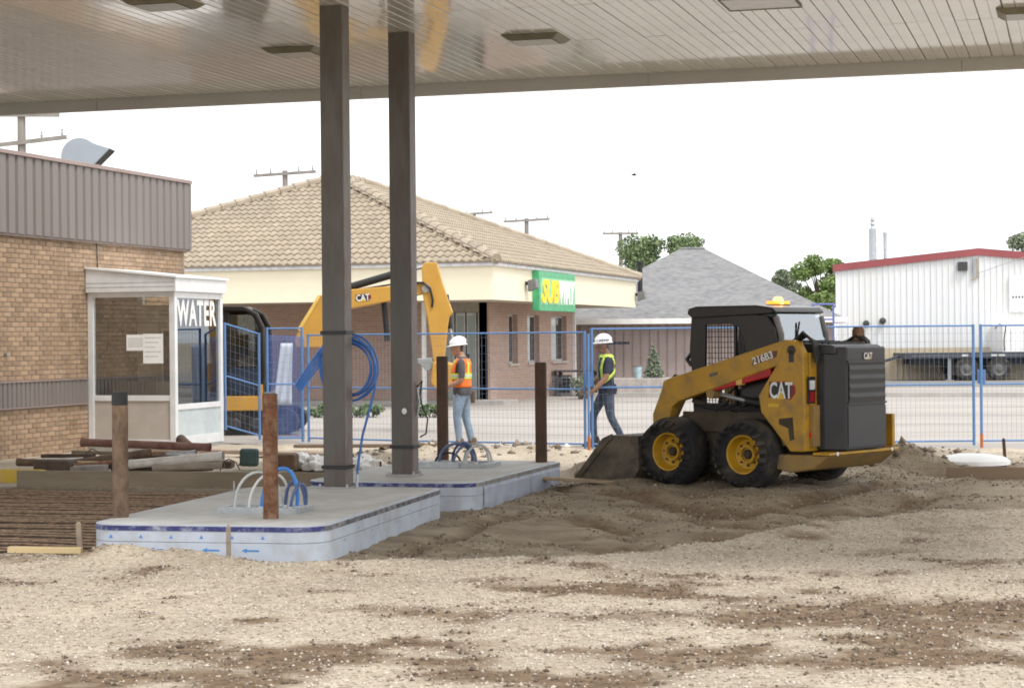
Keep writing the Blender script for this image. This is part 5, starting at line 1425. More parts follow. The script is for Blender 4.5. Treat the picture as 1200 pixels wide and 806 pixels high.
# wheels
def tyre(x, s):
    yc = s * .69; hw_t = .14
    prof = [(.215, -.12), (.25, -.135), (.33, -.15), (.372, -.135), (.392, -.10), (.392, .10), (.372, .135), (.33, .15), (.25, .135), (.215, .12)]
    w = lpart(MB().lathe([(r, a) for r, a in prof], (x, yc, WR), 'y', 40, cap=False), 'wheel', tyre_m, smooth=True)
    w['label'] = 'muddy black tyre on a yellow rim'
    m = MB(); n = 22
    for k in range(n):                                  # slanting tread lugs
        for side in (-1, 1):
            a = 2 * math.pi * (k + (.5 if side > 0 else 0)) / n
            M = Matrix.Translation((x, yc, WR)) @ Matrix.Rotation(-a, 4, 'Y') @ Matrix.Rotation(side * .45, 4, 'Z')
            m.box(.375, .4015, *sorted((side * .01, side * .115)), -.022, .022, M)
    kind(lpart(m, 'tread', tyre_m, w), 'stuff')
    sgn = s
    rim = [(.0, sgn * .03), (.07, sgn * .03), (.08, sgn * .06), (.10, sgn * .06), (.11, sgn * .02), (.165, sgn * .035), (.19, sgn * .10), (.20, sgn * .135), (.218, sgn * .14), (.22, sgn * .11)]
    lpart(MB().lathe(rim, (x, yc, WR), 'y', 32, cap=False), 'rim', rim_y, w, smooth=True)
    lpart(MB().lathe([(.0, sgn * .045), (.04, sgn * .07), (.055, sgn * .05), (.055, sgn * .02)], (x, yc, WR), 'y', 16), 'hub', mud_m, w, smooth=True)
    for k in range(8):
        a = 2 * math.pi * k / 8
        lpart(MB().lathe([(0, sgn * .045), (.014, sgn * .045), (.014, sgn * .02)], (x + .125 * math.cos(a), yc, WR + .125 * math.sin(a)), 'y', 6), 'wheel_nut', mud_m, w)
for x in (AX, AX + WB):
    for s in (1, -1): tyre(x, s)
# engine compartment, rear door with louvres
lpart(MB().box(-.62, -.09, -.46, .46, .81, 1.47), 'engine_bay', cat_dk, bev=.02)
hood = lpart(MB().prism([(-.80, 1.50), (-.80, 1.585), (-.74, 1.605), (-.10, 1.64), (-.10, 1.50)], -.48, .48, 'y'), 'hood', cat_dk, bev=.015)
for k in range(7):
    x = -.66 + k * .08
    lpart(MB().box(x, x + .03, -.36, .36, 1.604 + (x + .74) * .055, 1.625 + (x + .74) * .055), 'hood_louvre', hose_m, hood)
door = lpart(MB().prism([(-.47, .66), (-.47, .48), (.47, .48), (.47, .66), (.40, .90), (-.40, .90)], .455, 1.58, 'z', Matrix.Rotation(math.pi / 2, 4, 'Z')), 'rear_door', cat_dk, bev=.02)
lpart(MB().box(-.912, -.9015, -.37, .37, .98, 1.40), 'grille_recess', hose_m, door)
for k in range(4):
    z = 1.015 + k * .1
    lpart(MB().prism([(-.917, z), (-.9125, z + .045), (-.9125, z + .062), (-.919, z + .02)], -.365, .365, 'y'), 'grille_slat', cat_dk, door)
lpart(MB().box(-.925, -.9015, -.40, .40, 1.405, 1.43), 'door_rail', cat_dk, door)
lpart(MB().box(-.918, -.9015, -.39, .39, .955, .975), 'door_rail', cat_dk, door)
lpart(MB().box(-.910, -.9012, -.385, .385, .49, .93), 'door_panel', mat('door panel', (.045, .046, .05), .5, 0, .08, 2), door, bev=.008)
# right edge bumper post, seen past the door
lpart(MB().box(-.80, -.62, -.76, -.70, .45, .82), 'bumper_post', cat_y, bev=.01)
# tail lamps on the tower backs
for s in (1, -1):
    tl = lpart(MB().box(-.572, -.5605, s * .515, s * .65, .97, 1.26), 'tail_lamp', hose_m)
    lpart(MB().box(-.584, -.5725, s * .54, s * .63, 1.12, 1.22), 'clear_lens', mat('clear lens', (.72, .74, .74), .2), tl)
    lpart(MB().box(-.584, -.5725, s * .54, s * .63, .985, 1.10), 'red_lens', mat('dark red lens', (.28, .015, .015), .25), tl)
    lpart(MB().lathe([(.0, -.008), (.036, -.008), (.04, .0)], (-.561, s * .58, .63), 'x', 16), 'red_reflector', mat('red reflector', (.6, .015, .015), .3))
    lpart(MB().lathe([(.0, -.007), (.02, -.007), (.022, .0)], (-.876, s * .56, .43), 'x', 12), 'white_knob', white_paint)
# lettering: letters on a dark badge with a red corner and a yellow triangle
let_w = mat('white decal', (.72, .72, .70), .4); badge = mat('black decal', (.018, .018, .02), .35); dred = mat('red decal', (.22, .012, .018), .4); dyel = mat('yellow decal', (.62, .40, .02), .4)
def logo(parent, M, w, h):
    """wide dark-red and black badge, white letters, a yellow triangle on the middle letter; drawn in XZ facing -Y"""
    b_ = MB().prism([(-w * .55, -h * .32), (w * .42, -h * .42), (w * .62, -h * .1), (w * .62, h * .25), (w * .42, h * .5), (-w * .5, h * .5)], -.003, -.001, 'y').build('badge', dred, parent); b_.matrix_local = M
    b2 = MB().prism([(-w * .52, -h * .28), (w * .36, -h * .36), (w * .44, -h * .1), (w * .44, h * .25), (w * .36, h * .44), (-w * .47, h * .44)], -.0045, -.0032, 'y').build('badge_field', badge, parent); b2.matrix_local = M
    me = text_mesh('CAT', h, .0008, h * .022)
    xs_ = [v.co.x for v in me.vertices]; zs_ = [v.co.z for v in me.vertices]
    me.transform(Matrix.Diagonal((w / (max(xs_) - min(xs_)), 1, h * .86 / (max(zs_) - min(zs_)), 1)))
    me.transform(Matrix.Translation((0, -.006, h * .05 - (max(zs_) + min(zs_)) / 2)))
    o = link('lettering', me, let_w, parent); o.matrix_local = M
    t_ = MB().add([(-w * .13, -.0078, -h * .40), (w * .15, -.0078, -h * .40), (w * .01, -.0078, h * .02)], [(0, 1, 2)]).build('triangle', dyel, parent); t_.matrix_local = M
logo(ld, Matrix.Translation((-.25, .7005, 1.10)) @ Matrix.Rotation(math.pi, 4, 'Z'), .30, .215)
logo(ld, Matrix.Translation((-.9035, -.02, 1.475)) @ Matrix.Rotation(-math.pi / 2, 4, 'Z'), .17, .085)
o = MB().box(-.22, -.08, .7003, .7015, .93, .965).build('warning_decal', dyel, ld)
me = text_mesh('216B3', .11, .0008, .0028); 
o = MB().prism([(.14, 1.375), (-.19, 1.475), (-.21, 1.55), (-.1, 1.53), (.11, 1.46)], .6955, .6965, 'y').build('model_decal', mat('model decal dark', (.12, .05, .03), .5), ld)
o = link('lettering', me, let_w, ld); o.matrix_local = Matrix.Translation((-.01, .698, 1.462)) @ Matrix.Rotation(math.pi, 4, 'Z') @ Matrix.Rotation(-.285, 4, 'Y')
o = MB().box(.60, .72, .6955, .6965, 1.262, 1.30, Matrix.Translation((.66, 0, 1.28)) @ Matrix.Rotation(.24, 4, 'Y') @ Matrix.Translation((-.66, 0, -1.28))).build('small_decal', mat('grey decal', (.12, .11, .09), .5), ld)
# cab: roof, side frames with mesh guard, rear window
CB0, CB1, CZ1 = -.07, 1.10, 2.05
cab = lpart(MB().box(CB0, 1.08, -.44, .44, .80, .86), 'cab_floor', cab_m)
rf = lpart(MB().prism([(CB0 + .02, 1.97), (CB0 + .08, 2.025), (CB0 + .3, 2.055), (CB1 - .05, 2.055), (CB1 + .06, 2.03), (CB1 + .08, 1.97), (CB1 - .0, 1.91), (CB0 + .1, 1.945)], -.50, .50, 'y'), 'cab_roof', cab_m, bev=.02)
def side_frame(s):
    y0, y1 = (.45, .49) if s > 0 else (-.49, -.45)
    outer = [(CB1, .82), (CB1 + .02, 1.30), (CB1 + .05, 1.55), (CB1 + .02, 1.93), (CB0 + .35, 1.95), (CB0 + .14, 1.93), (CB0 + .03, 1.80), (CB0 - .0, 1.60), (CB0 - .02, .82)]
    inner = [(.93, .95), (.93, 1.2), (.93, 1.4), (.92, 1.84), (.58, 1.85), (.47, 1.81), (.40, 1.68), (.36, 1.45), (.46, .95)]
    m = MB(); n = len(outer)
    vs = [(x, y0, z) for x, z in outer] + [(x, y0, z) for x, z in inner] + [(x, y1, z) for x, z in outer] + [(x, y1, z) for x, z in inner]
    fs = []
    for i in range(n):
        j = (i + 1) % n
        fs += [(i, j, n + j, n + i), (2 * n + j, 2 * n + i, 3 * n + i, 3 * n + j), (j, i, 2 * n + i, 2 * n + j), (n + i, n + j, 3 * n + j, 3 * n + i)]
    sf = lpart(m.add(vs, fs), 'cab_side', cab_m, bev=.008)
    m = MB(); ym = s * .455
    for k in range(14):
        x = .37 + k * .044
        if x < .93: m.tube([(x, ym, .95), (x, ym, 1.855)], .0048, 4, cap=False)
    for k in range(15):
        z = .98 + k * .06
        m.tube([(.37, ym + .004, z), (.928, ym + .004, z)], .0048, 4, cap=False)
    kind(lpart(m, 'mesh_guard', cab_m, sf), 'stuff')
    lpart(MB().box(.50, .53, s * .452, s * .485, .95, 1.85), 'guard_bar', cab_m, sf)
    return sf
side_frame(1); sfr = side_frame(-1)
lpart(MB().box(.38, .92, -.475, -.47, .97, 1.83), 'side_window', glass_mat('teal cab glass', (.62, .92, .88), .32), sfr)
for s in (1, -1): lpart(MB().tube([(CB1 + .04, s * .46, 1.38), (CB1 + .10, s * .47, 1.45), (CB1 + .04, s * .46, 1.52)], .03, 8), 'work_lamp', cab_m, smooth=True)
# rear of the cab: posts and glass
for s in (1, -1):
    lpart(MB().tube([(CB0 - .02, s * .45, 1.5), (CB0 - .02, s * .45, 1.72), (CB0 + .05, s * .45, 1.92)], .035, 8), 'rear_post', mat('grey cab post', (.16, .15, .15), .4), smooth=True)
gl_c = glass_mat('cab glass', (.80, .90, .92), .30)
lpart(MB().prism([(CB0 - .04, 1.64), (CB0 + .05, 1.95), (CB0 + .06, 1.95), (CB0 - .03, 1.64)], -.42, .42, 'y'), 'rear_window', gl_c)
lpart(MB().box(CB0 - .06, CB0 + .0, -.45, .45, 1.58, 1.64), 'window_sill', cab_m, bev=.01)
lpart(MB().tube([(CB0 - .04, .18, 1.66), (CB0 - .0, .06, 1.86)], .011, 6), 'wiper', hose_m)
lpart(MB().tube([(CB0 - .05, .22, 1.655), (CB0 - .07, .10, 1.70)], .02, 6), 'wiper_motor', hose_m)
# seat and operator controls inside
seat = lpart(MB().box(.3, .72, -.24, .24, .9, 1.12), 'seat', hose_m, bev=.04)
lpart(MB().box(.22, .32, -.24, .24, 1.1, 1.62), 'backrest', hose_m, seat, bev=.04)
for s in (1, -1): lpart(MB().tube([(.85, s * .3, .9), (.88, s * .3, 1.3)], .02, 8), 'control_lever', hose_m)
# beacon
bc = lpart(MB().box(.27, .43, -.26, -.02, 2.056, 2.07), 'beacon_base', hose_m)
amber = mat('lit amber beacon', (.9, .35, .04), .3, emit=(1.0, .40, .06), emit_s=5.0)
lpart(MB().lathe([(.0, .085), (.04, .08), (.055, .05), (.06, .0)], (.35, -.14, 2.07), 'z', 18), 'beacon_lens', amber, bc, smooth=True)
lpart(MB().box(.30, .40, -.30, .02, 2.071, 2.105), 'light_bar', mat('amber bar', (.8, .3, .03), .3, emit=(1, .33, .03), emit_s=1.3), bc)
# hoses at the tower tops
for s in (1, -1):
    for k in range(4):
        y = s * (.50 + .02 * k)
        lpart(MB().tube([(-.30, y, 1.62), (-.45, y, 1.70 + .015 * k), (-.58, y + .01 * s, 1.64), (-.62, y, 1.50 - .03 * k)], .017, 8), 'hose', hose_m, smooth=True)
lpart(MB().lathe([(.0, .0), (.05, .0), (.07, .06), (.07, .16), (.05, .2), (0, .2)], (-.45, -.56, 1.60), 'z', 12), 'muffler_cap', rust, smooth=True)
for k in range(5):
    lpart(MB().tube([(.1 + .12 * k, .52, .90 + .02 * k), (.35 + .1 * k, .53, .88), (.6 + .12 * k, .5, .93)], .02, 7), 'hose', hose_m, smooth=True)
lpart(MB().beam((.1, .50, .72), (1.1, .50, .98), .03, .05), 'belt_guard', mud_m)
lpart(MB().box(-.12, 1.25, .462, .50, .62, .85), 'side_step', mud_m, bev=.01)
# bucket
bk = MB(); BW = .86
prof_o = [(1.62, .58), (1.95, .57), (2.52, .05), (2.50, .03), (2.0, .02), (1.70, .06), (1.60, .20)]
for s in (1, -1):
    pass
bkt = lpart(MB().prism([(1.62, .56), (1.60, .20), (1.70, .05), (2.0, .012), (2.52, .012), (2.52, .03), (2.0, .035), (1.72, .075), (1.63, .21), (1.65, .56)], -BW, BW, 'y'), 'bucket', bucket_m, bev=.006)
for s in (1, -1):
    lpart(MB().prism([(1.61, .575), (2.02, .56), (2.10, .52), (2.54, .04), (2.50, .008), (1.99, .008), (1.69, .045), (1.59, .20)], s * BW + (.002 if s > 0 else -.022), s * BW + (.022 if s > 0 else -.002), 'y'), 'bucket_side', bucket_m, bkt, bev=.006)
    lpart(MB().prism([(1.98, .585), (2.12, .53), (2.56, .045), (2.50, .02), (2.06, .47), (1.97, .53)], s * BW + (.023 if s > 0 else -.045), s * BW + (.045 if s > 0 else -.023), 'y'), 'side_cutter', bucket_m, bkt)
lpart(MB().box(1.62, 2.02, -BW + .001, BW - .001, .545, .57), 'bucket_top', bucket_m, bkt)
sp2 = MB(); sp2.ball((2.05, 0, .2), (.42, .8, .24), 18, 9); sp2.v = [(x + .03 * math.sin(y * 9), y, max(.03, z + .05 * math.sin(x * 11 + y * 7))) for x, y, z in sp2.v]
sl_ = lpart(sp2, 'soil_load', mat('scooped soil', (.13, .10, .07), .95, 0, .3, 8, .6, 40), bkt, smooth=True)
# ------------------------------------------------------------------ excavator behind the fence
xd = 37.2; xs2 = F_PX / xd
q = P(300, 400, xd); ex = thing('excavator', 'yellow compact excavator with folded boom working behind the blue fence', 'excavator', (q.x, q.y, 0), YAW)
ex_y = mat('excavator yellow', (.52, .28, .045), .5, 0, .06, 3, tint=(.42, .24, .06), tint_amt=.35, tint_scale=2)
def E_(px, py): return ((px - 300) / xs2, EYE + (399.0 - py - .009 * (px - 300) * 1.0) / xs2)
def epoly(pts): return [E_(*p) for p in pts]
def epart(mb, name, mt, par=None, smooth=False, bev=0): return mb.build(name, mt, par or ex, smooth=smooth, bevel=bev)
boom = epart(MB().prism(epoly([(344, 408), (342, 400), (349, 385), (372, 348), (378, 344), (408, 339), (455, 335), (488, 331), (502, 330), (503, 342), (492, 345), (455, 353), (408, 362), (388, 372), (380, 392), (374, 408)]), .35, .75, 'y'), 'boom', ex_y, bev=.02)
epart(MB().tube([(*E_(349, 386), 0), ], .01, 4) if False else MB().prism(epoly([(346, 386), (371, 346), (375, 346), (350, 388)]), .33, .349, 'y'), 'boom_edge', mat('excavator light edge', (.75, .5, .12), .4), boom)
stick = epart(MB().prism(epoly([(494, 312), (498, 307), (512, 307), (518, 330), (530, 366), (526, 372), (524, 384), (518, 432), (508, 432), (500, 372), (495, 346)]), .30, .80, 'y'), 'stick', ex_y, bev=.02)
epart(MB().lathe([(0, -.03), (.08, -.03), (.09, 0)], (E_(499, 338)[0], .30, E_(499, 338)[1]), 'y', 14), 'stick_pin', mat('pin grey', (.3, .28, .25), .4, .4), stick, smooth=True)
p3 = lambda px, py, y: (E_(px, py)[0], y, E_(px, py)[1])
cy = epart(MB().tube([p3(404, 337, .55), p3(462, 320, .55)], .075, 12), 'stick_cylinder', hose_m, boom, smooth=True)
epart(MB().tube([p3(460, 320.5, .55), p3(499, 311, .55)], .035, 10), 'rod', galv, boom, smooth=True)
epart(MB().tube([p3(522, 345, .55), p3(527, 385, .55)], .055, 12), 'bucket_cylinder', hose_m, stick, smooth=True)
epart(MB().tube([p3(526, 383, .55), p3(531, 405, .55)], .03, 10), 'rod', galv, stick, smooth=True)
epart(MB().tube([p3(448, 352, .55), p3(452, 400, .55)], .06, 12), 'boom_cylinder', hose_m, boom, smooth=True)
for k in range(2): epart(MB().tube([p3(484, 331, .3 + .08 * k), p3(496, 331, .27), p3(504, 338, .25), p3(507, 352, .26), p3(506, 360, .28)], .022, 7), 'hose', hose_m, stick, smooth=True)
epart(MB().tube([p3(405, 341, .45), p3(470, 331, .45), p3(486, 332, .42)], .02, 6), 'hose', hose_m, boom, smooth=True)
logo(boom, Matrix.Translation((E_(424, 349)[0], .3485, E_(424, 349)[1])) @ Matrix.Rotation(-.09, 4, 'Y') @ Matrix.Rotation(0, 4, 'Z'), .26, .15)
# bucket at the stick end
epart(MB().prism(epoly([(506, 424), (520, 424), (534, 428), (536, 446), (528, 458), (512, 460), (504, 450)]), .15, .95, 'y'), 'bucket', ex_y, bev=.03)
epart(MB().prism(epoly([(482, 421), (505, 420), (508, 430), (500, 436), (492, 428)]), .2, .9, 'y'), 'thumb', mat('steel grey', (.30, .31, .30), .6, .3), bev=.01)
# cab
cabx0, cabx1 = E_(238, 400)[0], E_(309, 400)[0]
cz0, cz1 = E_(300, 468)[1], E_(285, 363)[1]
cabo = epart(MB().prism([(cabx0, cz0), (cabx1 - .02, cz0), (cabx1, cz0 + .5), (cabx1 - .02, cz1 - .35), (cabx1 - .14, cz1 - .1), (cabx1 - .32, cz1), (cabx0, cz1)], .98, 1.02, 'y'), 'cab_back', cab_m)
for y_ in (-.1,):
    fr = [(cabx0, cz0), (cabx1 - .02, cz0), (cabx1, cz0 + .5), (cabx1 - .02, cz1 - .35), (cabx1 - .14, cz1 - .1), (cabx1 - .32, cz1), (cabx0, cz1)]
    pts = [(x, y_, z) for x, z in fr]
    epart(MB().tube(pts + [pts[0]], .06, 8), 'cab_frame', cab_m, smooth=True)
    epart(MB().tube([(x, .98, z) for x, z in fr] + [(fr[0][0], .98, fr[0][1])], .06, 8), 'cab_frame', cab_m, smooth=True)
    epart(MB().box(cabx0 + .42, cabx0 + .50, -.13, -.05, cz0, cz1 - .03), 'door_post', cab_m)
    epart(MB().box(cabx0 + .06, cabx1 - .08, -.11, -.1, cz0 + .62, cz1 - .1), 'side_window', glass_mat('excavator glass', (.45, .47, .46), .1))
    epart(MB().box(cabx0 + .03, cabx1 - .06, -.12, -.08, cz0, cz0 + .6), 'door_panel', mat('excavator dark panel', (.02, .03, .05), .4))
epart(MB().prism([(cabx0, cz1 + .0), (cabx1 - .30, cz1 + .0), (cabx1 - .34, cz1 + .06), (cabx0, cz1 + .07)], -.15, 1.05, 'y'), 'cab_roof', cab_m, bev=.015)
es = epart(MB().box(cabx0 + .25, cabx0 + .7, .2, .75, cz0, cz0 + .35), 'seat', hose_m, bev=.04); epart(MB().box(cabx0 + .2, cabx0 + .34, .2, .75, cz0 + .3, cz0 + .95), 'backrest', hose_m, es, bev=.04)
# house and undercarriage
hz = E_(300, 481)[1]; hz2 = E_(300, 464)[1]
epart(MB().box(cabx0 - .9, E_(310, 470)[0], -.18, -.121, hz, hz2), 'side_skirt', ex_y, bev=.015)
epart(MB().box(cabx0 - 1.0, E_(312, 470)[0], -.12, 1.9, hz, hz2 + .05), 'turntable_deck', cat_y2, bev=.02)
epart(MB().box(cabx0 - 1.1, cabx0 - .08, .0, 1.8, hz2 + .06, hz2 + .95), 'engine_cover', ex_y, bev=.06)
epart(MB().box(E_(303, 470)[0], E_(309, 470)[0], -.16, -.1, hz2 + .0, hz2 + .22), 'corner_post', ex_y)
epart(MB().cyl((cabx0 + .3, .8, .42), (cabx0 + .3, .8, hz), .5, n=24), 'slew_ring', hose_m)
for y0_ in (-.15, 1.45):
    r0 = .24; xa, xb = cabx0 - .75, cabx0 + 1.55
    loop = [(xa + r0 * math.cos(a), r0 + r0 * math.sin(a)) for a in [math.radians(90 + 180 * i / 10) for i in range(11)]] + [(xb + r0 * math.cos(a), r0 + r0 * math.sin(a)) for a in [math.radians(-90 + 180 * i / 10) for i in range(11)]]
    trk = epart(MB().prism(loop, y0_, y0_ + .38, 'y'), 'track', tyre_m)
    for k in range(6): epart(MB().lathe([(0, -.02), (.1, -.02), (.12, 0)], (xa + .15 + k * (xb - xa - .3) / 5, y0_, r0 - .04), 'y', 14), 'roller', mat('roller dark', (.05, .05, .055), .5), trk, smooth=True)
epart(MB().box(cabx0 - .3, cabx0 + 1.1, .24, 1.44, .2, .42), 'undercarriage', hose_m)
# ------------------------------------------------------------------ the two workers
skin_m = mat('skin', (.40, .22, .15), .55, 0, .08, 6); skin2_m = mat('tanned skin', (.26, .14, .09), .55, 0, .08, 6)
def fuse(name, chains, voxel):
    """limbs laid as tapering chains, melted into one continuous surface"""
    m = MB()
    for pts in chains:
        P_ = [Vector(p[:3]) for p in pts]; R_ = [p[3] for p in pts]
        # round the chain: resample with catmull-rom
        q, r = [], []
        for i in range(len(P_) - 1):
            a, b_, c, d = P_[max(i - 1, 0)], P_[i], P_[i + 1], P_[min(i + 2, len(P_) - 1)]
            ra, rb, rc, rd = R_[max(i - 1, 0)], R_[i], R_[i + 1], R_[min(i + 2, len(P_) - 1)]
            for k in range(4):
                u = k / 4
                f = lambda A, B, C_, D: .5 * ((2 * B) + (C_ - A) * u + (2 * A - 5 * B + 4 * C_ - D) * u * u + (3 * B - A - 3 * C_ + D) * u ** 3)
                q.append(f(a, b_, c, d)); r.append(max(.004, f(ra, rb, rc, rd)))
        q.append(P_[-1]); r.append(R_[-1])
        m.tube(q, r, 14); m.ball(q[0], r[0], 14, 8); m.ball(q[-1], r[-1], 14, 8)
    return m
def flatten(m, i0, c, s):
    c = Vector(c)
    for i in range(i0, len(m.v)):
        p = Vector(m.v[i]) - c; m.v[i] = (c.x + p.x * s[0], c.y + p.y * s[1], c.z + p.z * s[2])
def remeshed(m, voxel, name, smooth=3):
    me = m.mesh(name); o = bpy.data.objects.new(name, me); COL.objects.link(o)
    md = o.modifiers.new('r', 'REMESH'); md.mode = 'VOXEL'; md.voxel_size = voxel; md.use_smooth_shade = True
    sm = o.modifiers.new('s', 'SMOOTH'); sm.iterations = smooth; sm.factor = .5
    dg = bpy.context.evaluated_depsgraph_get()
    out = bpy.data.meshes.new_from_object(o.evaluated_get(dg)); out.name = name
    bpy.data.objects.remove(o); return out
def hand(m, wrist, d, palm_n, s=1.0, curl=.5):
    """five fingers from a palm; d = direction of the fingers, palm_n = palm normal"""
    wrist, d, n = Vector(wrist), Vector(d).normalized(), Vector(palm_n); n = (n - d * n.dot(d)).normalized(); sd = d.cross(n)
    ch = []
    for k, off in enumerate((-.027, -.009, .009, .027)):
        ch.append([(*(wrist + sd * off * .5 * s), .017 * s), (*(wrist + d * .08 * s + sd * off * s), .0135 * s)])
        L_ = (.062, .075, .07, .055)[k] * s
        k0 = wrist + d * .085 * s + sd * off * s; k1 = k0 + (d * (1 - curl * .4) + n * curl * .6).normalized() * L_ * .5; k2 = k1 + (d * (1 - curl) + n * curl).normalized() * L_ * .5
        ch.append([(*k0, .0105 * s), (*k1, .0095 * s), (*k2, .008 * s)])
    t0 = wrist + d * .025 * s - sd * .03 * s; t1 = t0 - sd * .03 * s + d * .03 * s + n * .012 * s; t2 = t1 + d * .03 * s + n * .015 * s
    ch.append([(*(wrist + d * .01 * s), .016 * s), (*t0, .013 * s), (*t1, .011 * s), (*t2, .009 * s)])
    return ch
def head_chain(m, c, fwd, s=1.0):
    """skull, jaw, nose, brow, ears, neck base handled by caller; fwd is level"""
    f = Vector(fwd).normalized(); sd = Vector((-f.y, f.x, 0)); c = Vector(c)
    i0 = len(m.v)
    R_ = Matrix((f, sd, Vector((0, 0, 1)))).transposed()
    m.ball(c + Vector((0, 0, .025)), (.098 * s, .078 * s, .105 * s), 20, 14, R_)
    m.ball(c + f * .025 * s - Vector((0, 0, .06 * s)), (.068 * s, .056 * s, .062 * s), 16, 10, R_)       # jaw
    m.ball(c + f * .078 * s - Vector((0, 0, .088 * s)), (.022 * s, .024 * s, .02 * s), 10, 8, R_)         # chin
    m.tube([c + f * .09 * s + Vector((0, 0, .012)), c + f * .112 * s - Vector((0, 0, .022)), c + f * .092 * s - Vector((0, 0, .032))], [.010 * s, .0155 * s, .012 * s], 8)   # nose
    m.ball(c + f * .088 * s + Vector((0, 0, .026)), (.016 * s, .05 * s, .010 * s), 12, 6, R_)             # brow
    for s2 in (1, -1):
        m.ball(c + sd * s2 * .078 * s - f * .005 - Vector((0, 0, .005)), (.022 * s, .010 * s, .034 * s), 10, 8, R_)
    for dz in (-.05, -.062): m.ball(c + f * .086 * s + Vector((0, 0, dz * s)), (.012 * s, .024 * s, .006 * s), 10, 6, R_)  # lips
def hardhat(parent, c, fwd, mt):
    f = Vector(fwd).normalized(); sd = Vector((-f.y, f.x, 0)); R_ = Matrix((f, sd, Vector((0, 0, 1)))).transposed()
    m = MB(); vs, fs = [], []; nu, nv = 28, 9; c = Vector(c)
    for j in range(nv + 1):
        ph = math.pi / 2 * j / nv
        for i in range(nu):
            th = 2 * math.pi * i / nu
            vs.append(c + R_ @ Vector((.138 * math.sin(ph) * math.cos(th), .115 * math.sin(ph) * math.sin(th), .125 * math.cos(ph))))
    for i in range(nu):                                  # brim, longer at the front
        th = 2 * math.pi * i / nu; e = .022 + .045 * max(0, math.cos(th)) ** 2
        vs.append(c + R_ @ Vector(((.138 + e) * math.cos(th), (.115 + .02) * math.sin(th), -.014)))
    for j in range(nv + 1):
        for i in range(nu):
            a, b_ = j * nu + i, j * nu + (i + 1) % nu; fs.append((a, a + nu, b_ + nu, b_))
    h = m.add(vs, fs).build('hard_hat', mt, parent, smooth=True)
    sm = h.modifiers.new('thick', 'SOLIDIFY'); sm.thickness = .006
    m = MB()
    pts = [c + R_ @ Vector((.142 * math.sin(a), 0, .129 * math.cos(a))) for a in [math.radians(-70 + 14 * k) for k in range(11)]]
    m.tube(pts, .011, 8).build('crown_ridge', mt, h, smooth=True)
    return h, R_, c
def person(name, label, at, rz, J, mats, hat_c, fwd, voxel=.0075):
    """J: joints in local space, +x is the way he faces"""
    t = thing(name, label, 'person', at, rz)
    m = fuse('body', [], voxel)
    i0 = 0
    body = MB()
    # trunk in slices, flattened front to back
    for z, c, rx, ry in J['trunk']:
        pass
    sl = J['trunk']; n = 20; rings = []
    vs, fs = [], []
    for (z, cx, rx, ry) in sl:
        for k in range(n):
            a = 2 * math.pi * k / n; vs.append((cx + rx * math.cos(a), ry * math.sin(a), z))
    for j in range(len(sl) - 1):
        for k in range(n):
            a, b_ = j * n + k, j * n + (k + 1) % n; fs.append((a, b_, b_ + n, a + n))
    fs.append(tuple(range(n - 1, -1, -1))); fs.append(tuple(range(len(vs) - n, len(vs))))
    body.add(vs, fs)
    ch = list(J['limbs'])
    for h in J['hands']: ch += hand(body, *h)
    f = fuse('x', ch, voxel); body.add(f.v, f.f)
    head_chain(body, J['head'], fwd)
    me = remeshed(body, voxel, 'body', 4)
    for mm in mats['list']: me.materials.append(mm)
    pick = mats['pick']
    idx = [pick(p.center) for p in me.polygons]
    me.polygons.foreach_set('material_index', idx)
    o = link('body', me, None, t)
    me.polygons.foreach_set('use_smooth', [True] * len(me.polygons))
    hh, R_, c = hardhat(t, hat_c, fwd, mat('white hard hat', (.82, .82, .82), .3, 0, .02))
    return t, o, sl, hh, R_, c
def shell(sl, z0, z1, grow, gap=None, n=28):
    """a garment skin round the trunk between two heights; gap(angle, z) leaves openings"""
    zs = [s_[0] for s_ in sl]
    m = MB(); vs, fs = [], []; K = 14
    for j in range(K + 1):
        z = z0 + (z1 - z0) * j / K
        cx, rx, ry = (np.interp(z, zs, [s_[i] for s_ in sl]) for i in (1, 2, 3))
        for k in range(n):
            a = 2 * math.pi * k / n; g = grow + .006 * math.sin(a * 5 + z * 14)
            vs.append((cx + (rx + g) * math.cos(a), (ry + g) * math.sin(a), z))
    for j in range(K):
        for k in range(n):
            za = z0 + (z1 - z0) * (j + .5) / K; a = 2 * math.pi * (k + .5) / n
            if gap and gap(a, za): continue
            p, q = j * n + k, j * n + (k + 1) % n; fs.append((p, q, q + n, p + n))
    return m.add(vs, fs)
def band_strip(sl, path, w, grow):
    """strap along (angle, z) points on the trunk"""
    zs = [s_[0] for s_ in sl]; m = MB(); vs, fs = [], []
    for i, (a, z) in enumerate(path):
        a0, z0 = path[max(i - 1, 0)]; a1, z1 = path[min(i + 1, len(path) - 1)]
        da, dz = (a1 - a0) * .17, z1 - z0; L_ = math.hypot(da, dz); na, nz = -dz / L_, da / L_
        for s_ in (-.5, .5):
            aa, zz = a + na * s_ * w / .17, z + nz * s_ * w
            cx, rx, ry = (np.interp(zz, zs, [q[k] for q in sl]) for k in (1, 2, 3))
            vs.append((cx + (rx + grow) * math.cos(aa), (ry + grow) * math.sin(aa), zz))
    for i in range(len(path) - 1): fs.append((2 * i, 2 * i + 1, 2 * i + 3, 2 * i + 2))
    return m.add(vs, fs)
def sol(o, th=.006):
    s_ = o.modifiers.new('thick', 'SOLIDIFY'); s_.thickness = th; s_.offset = 1; return o
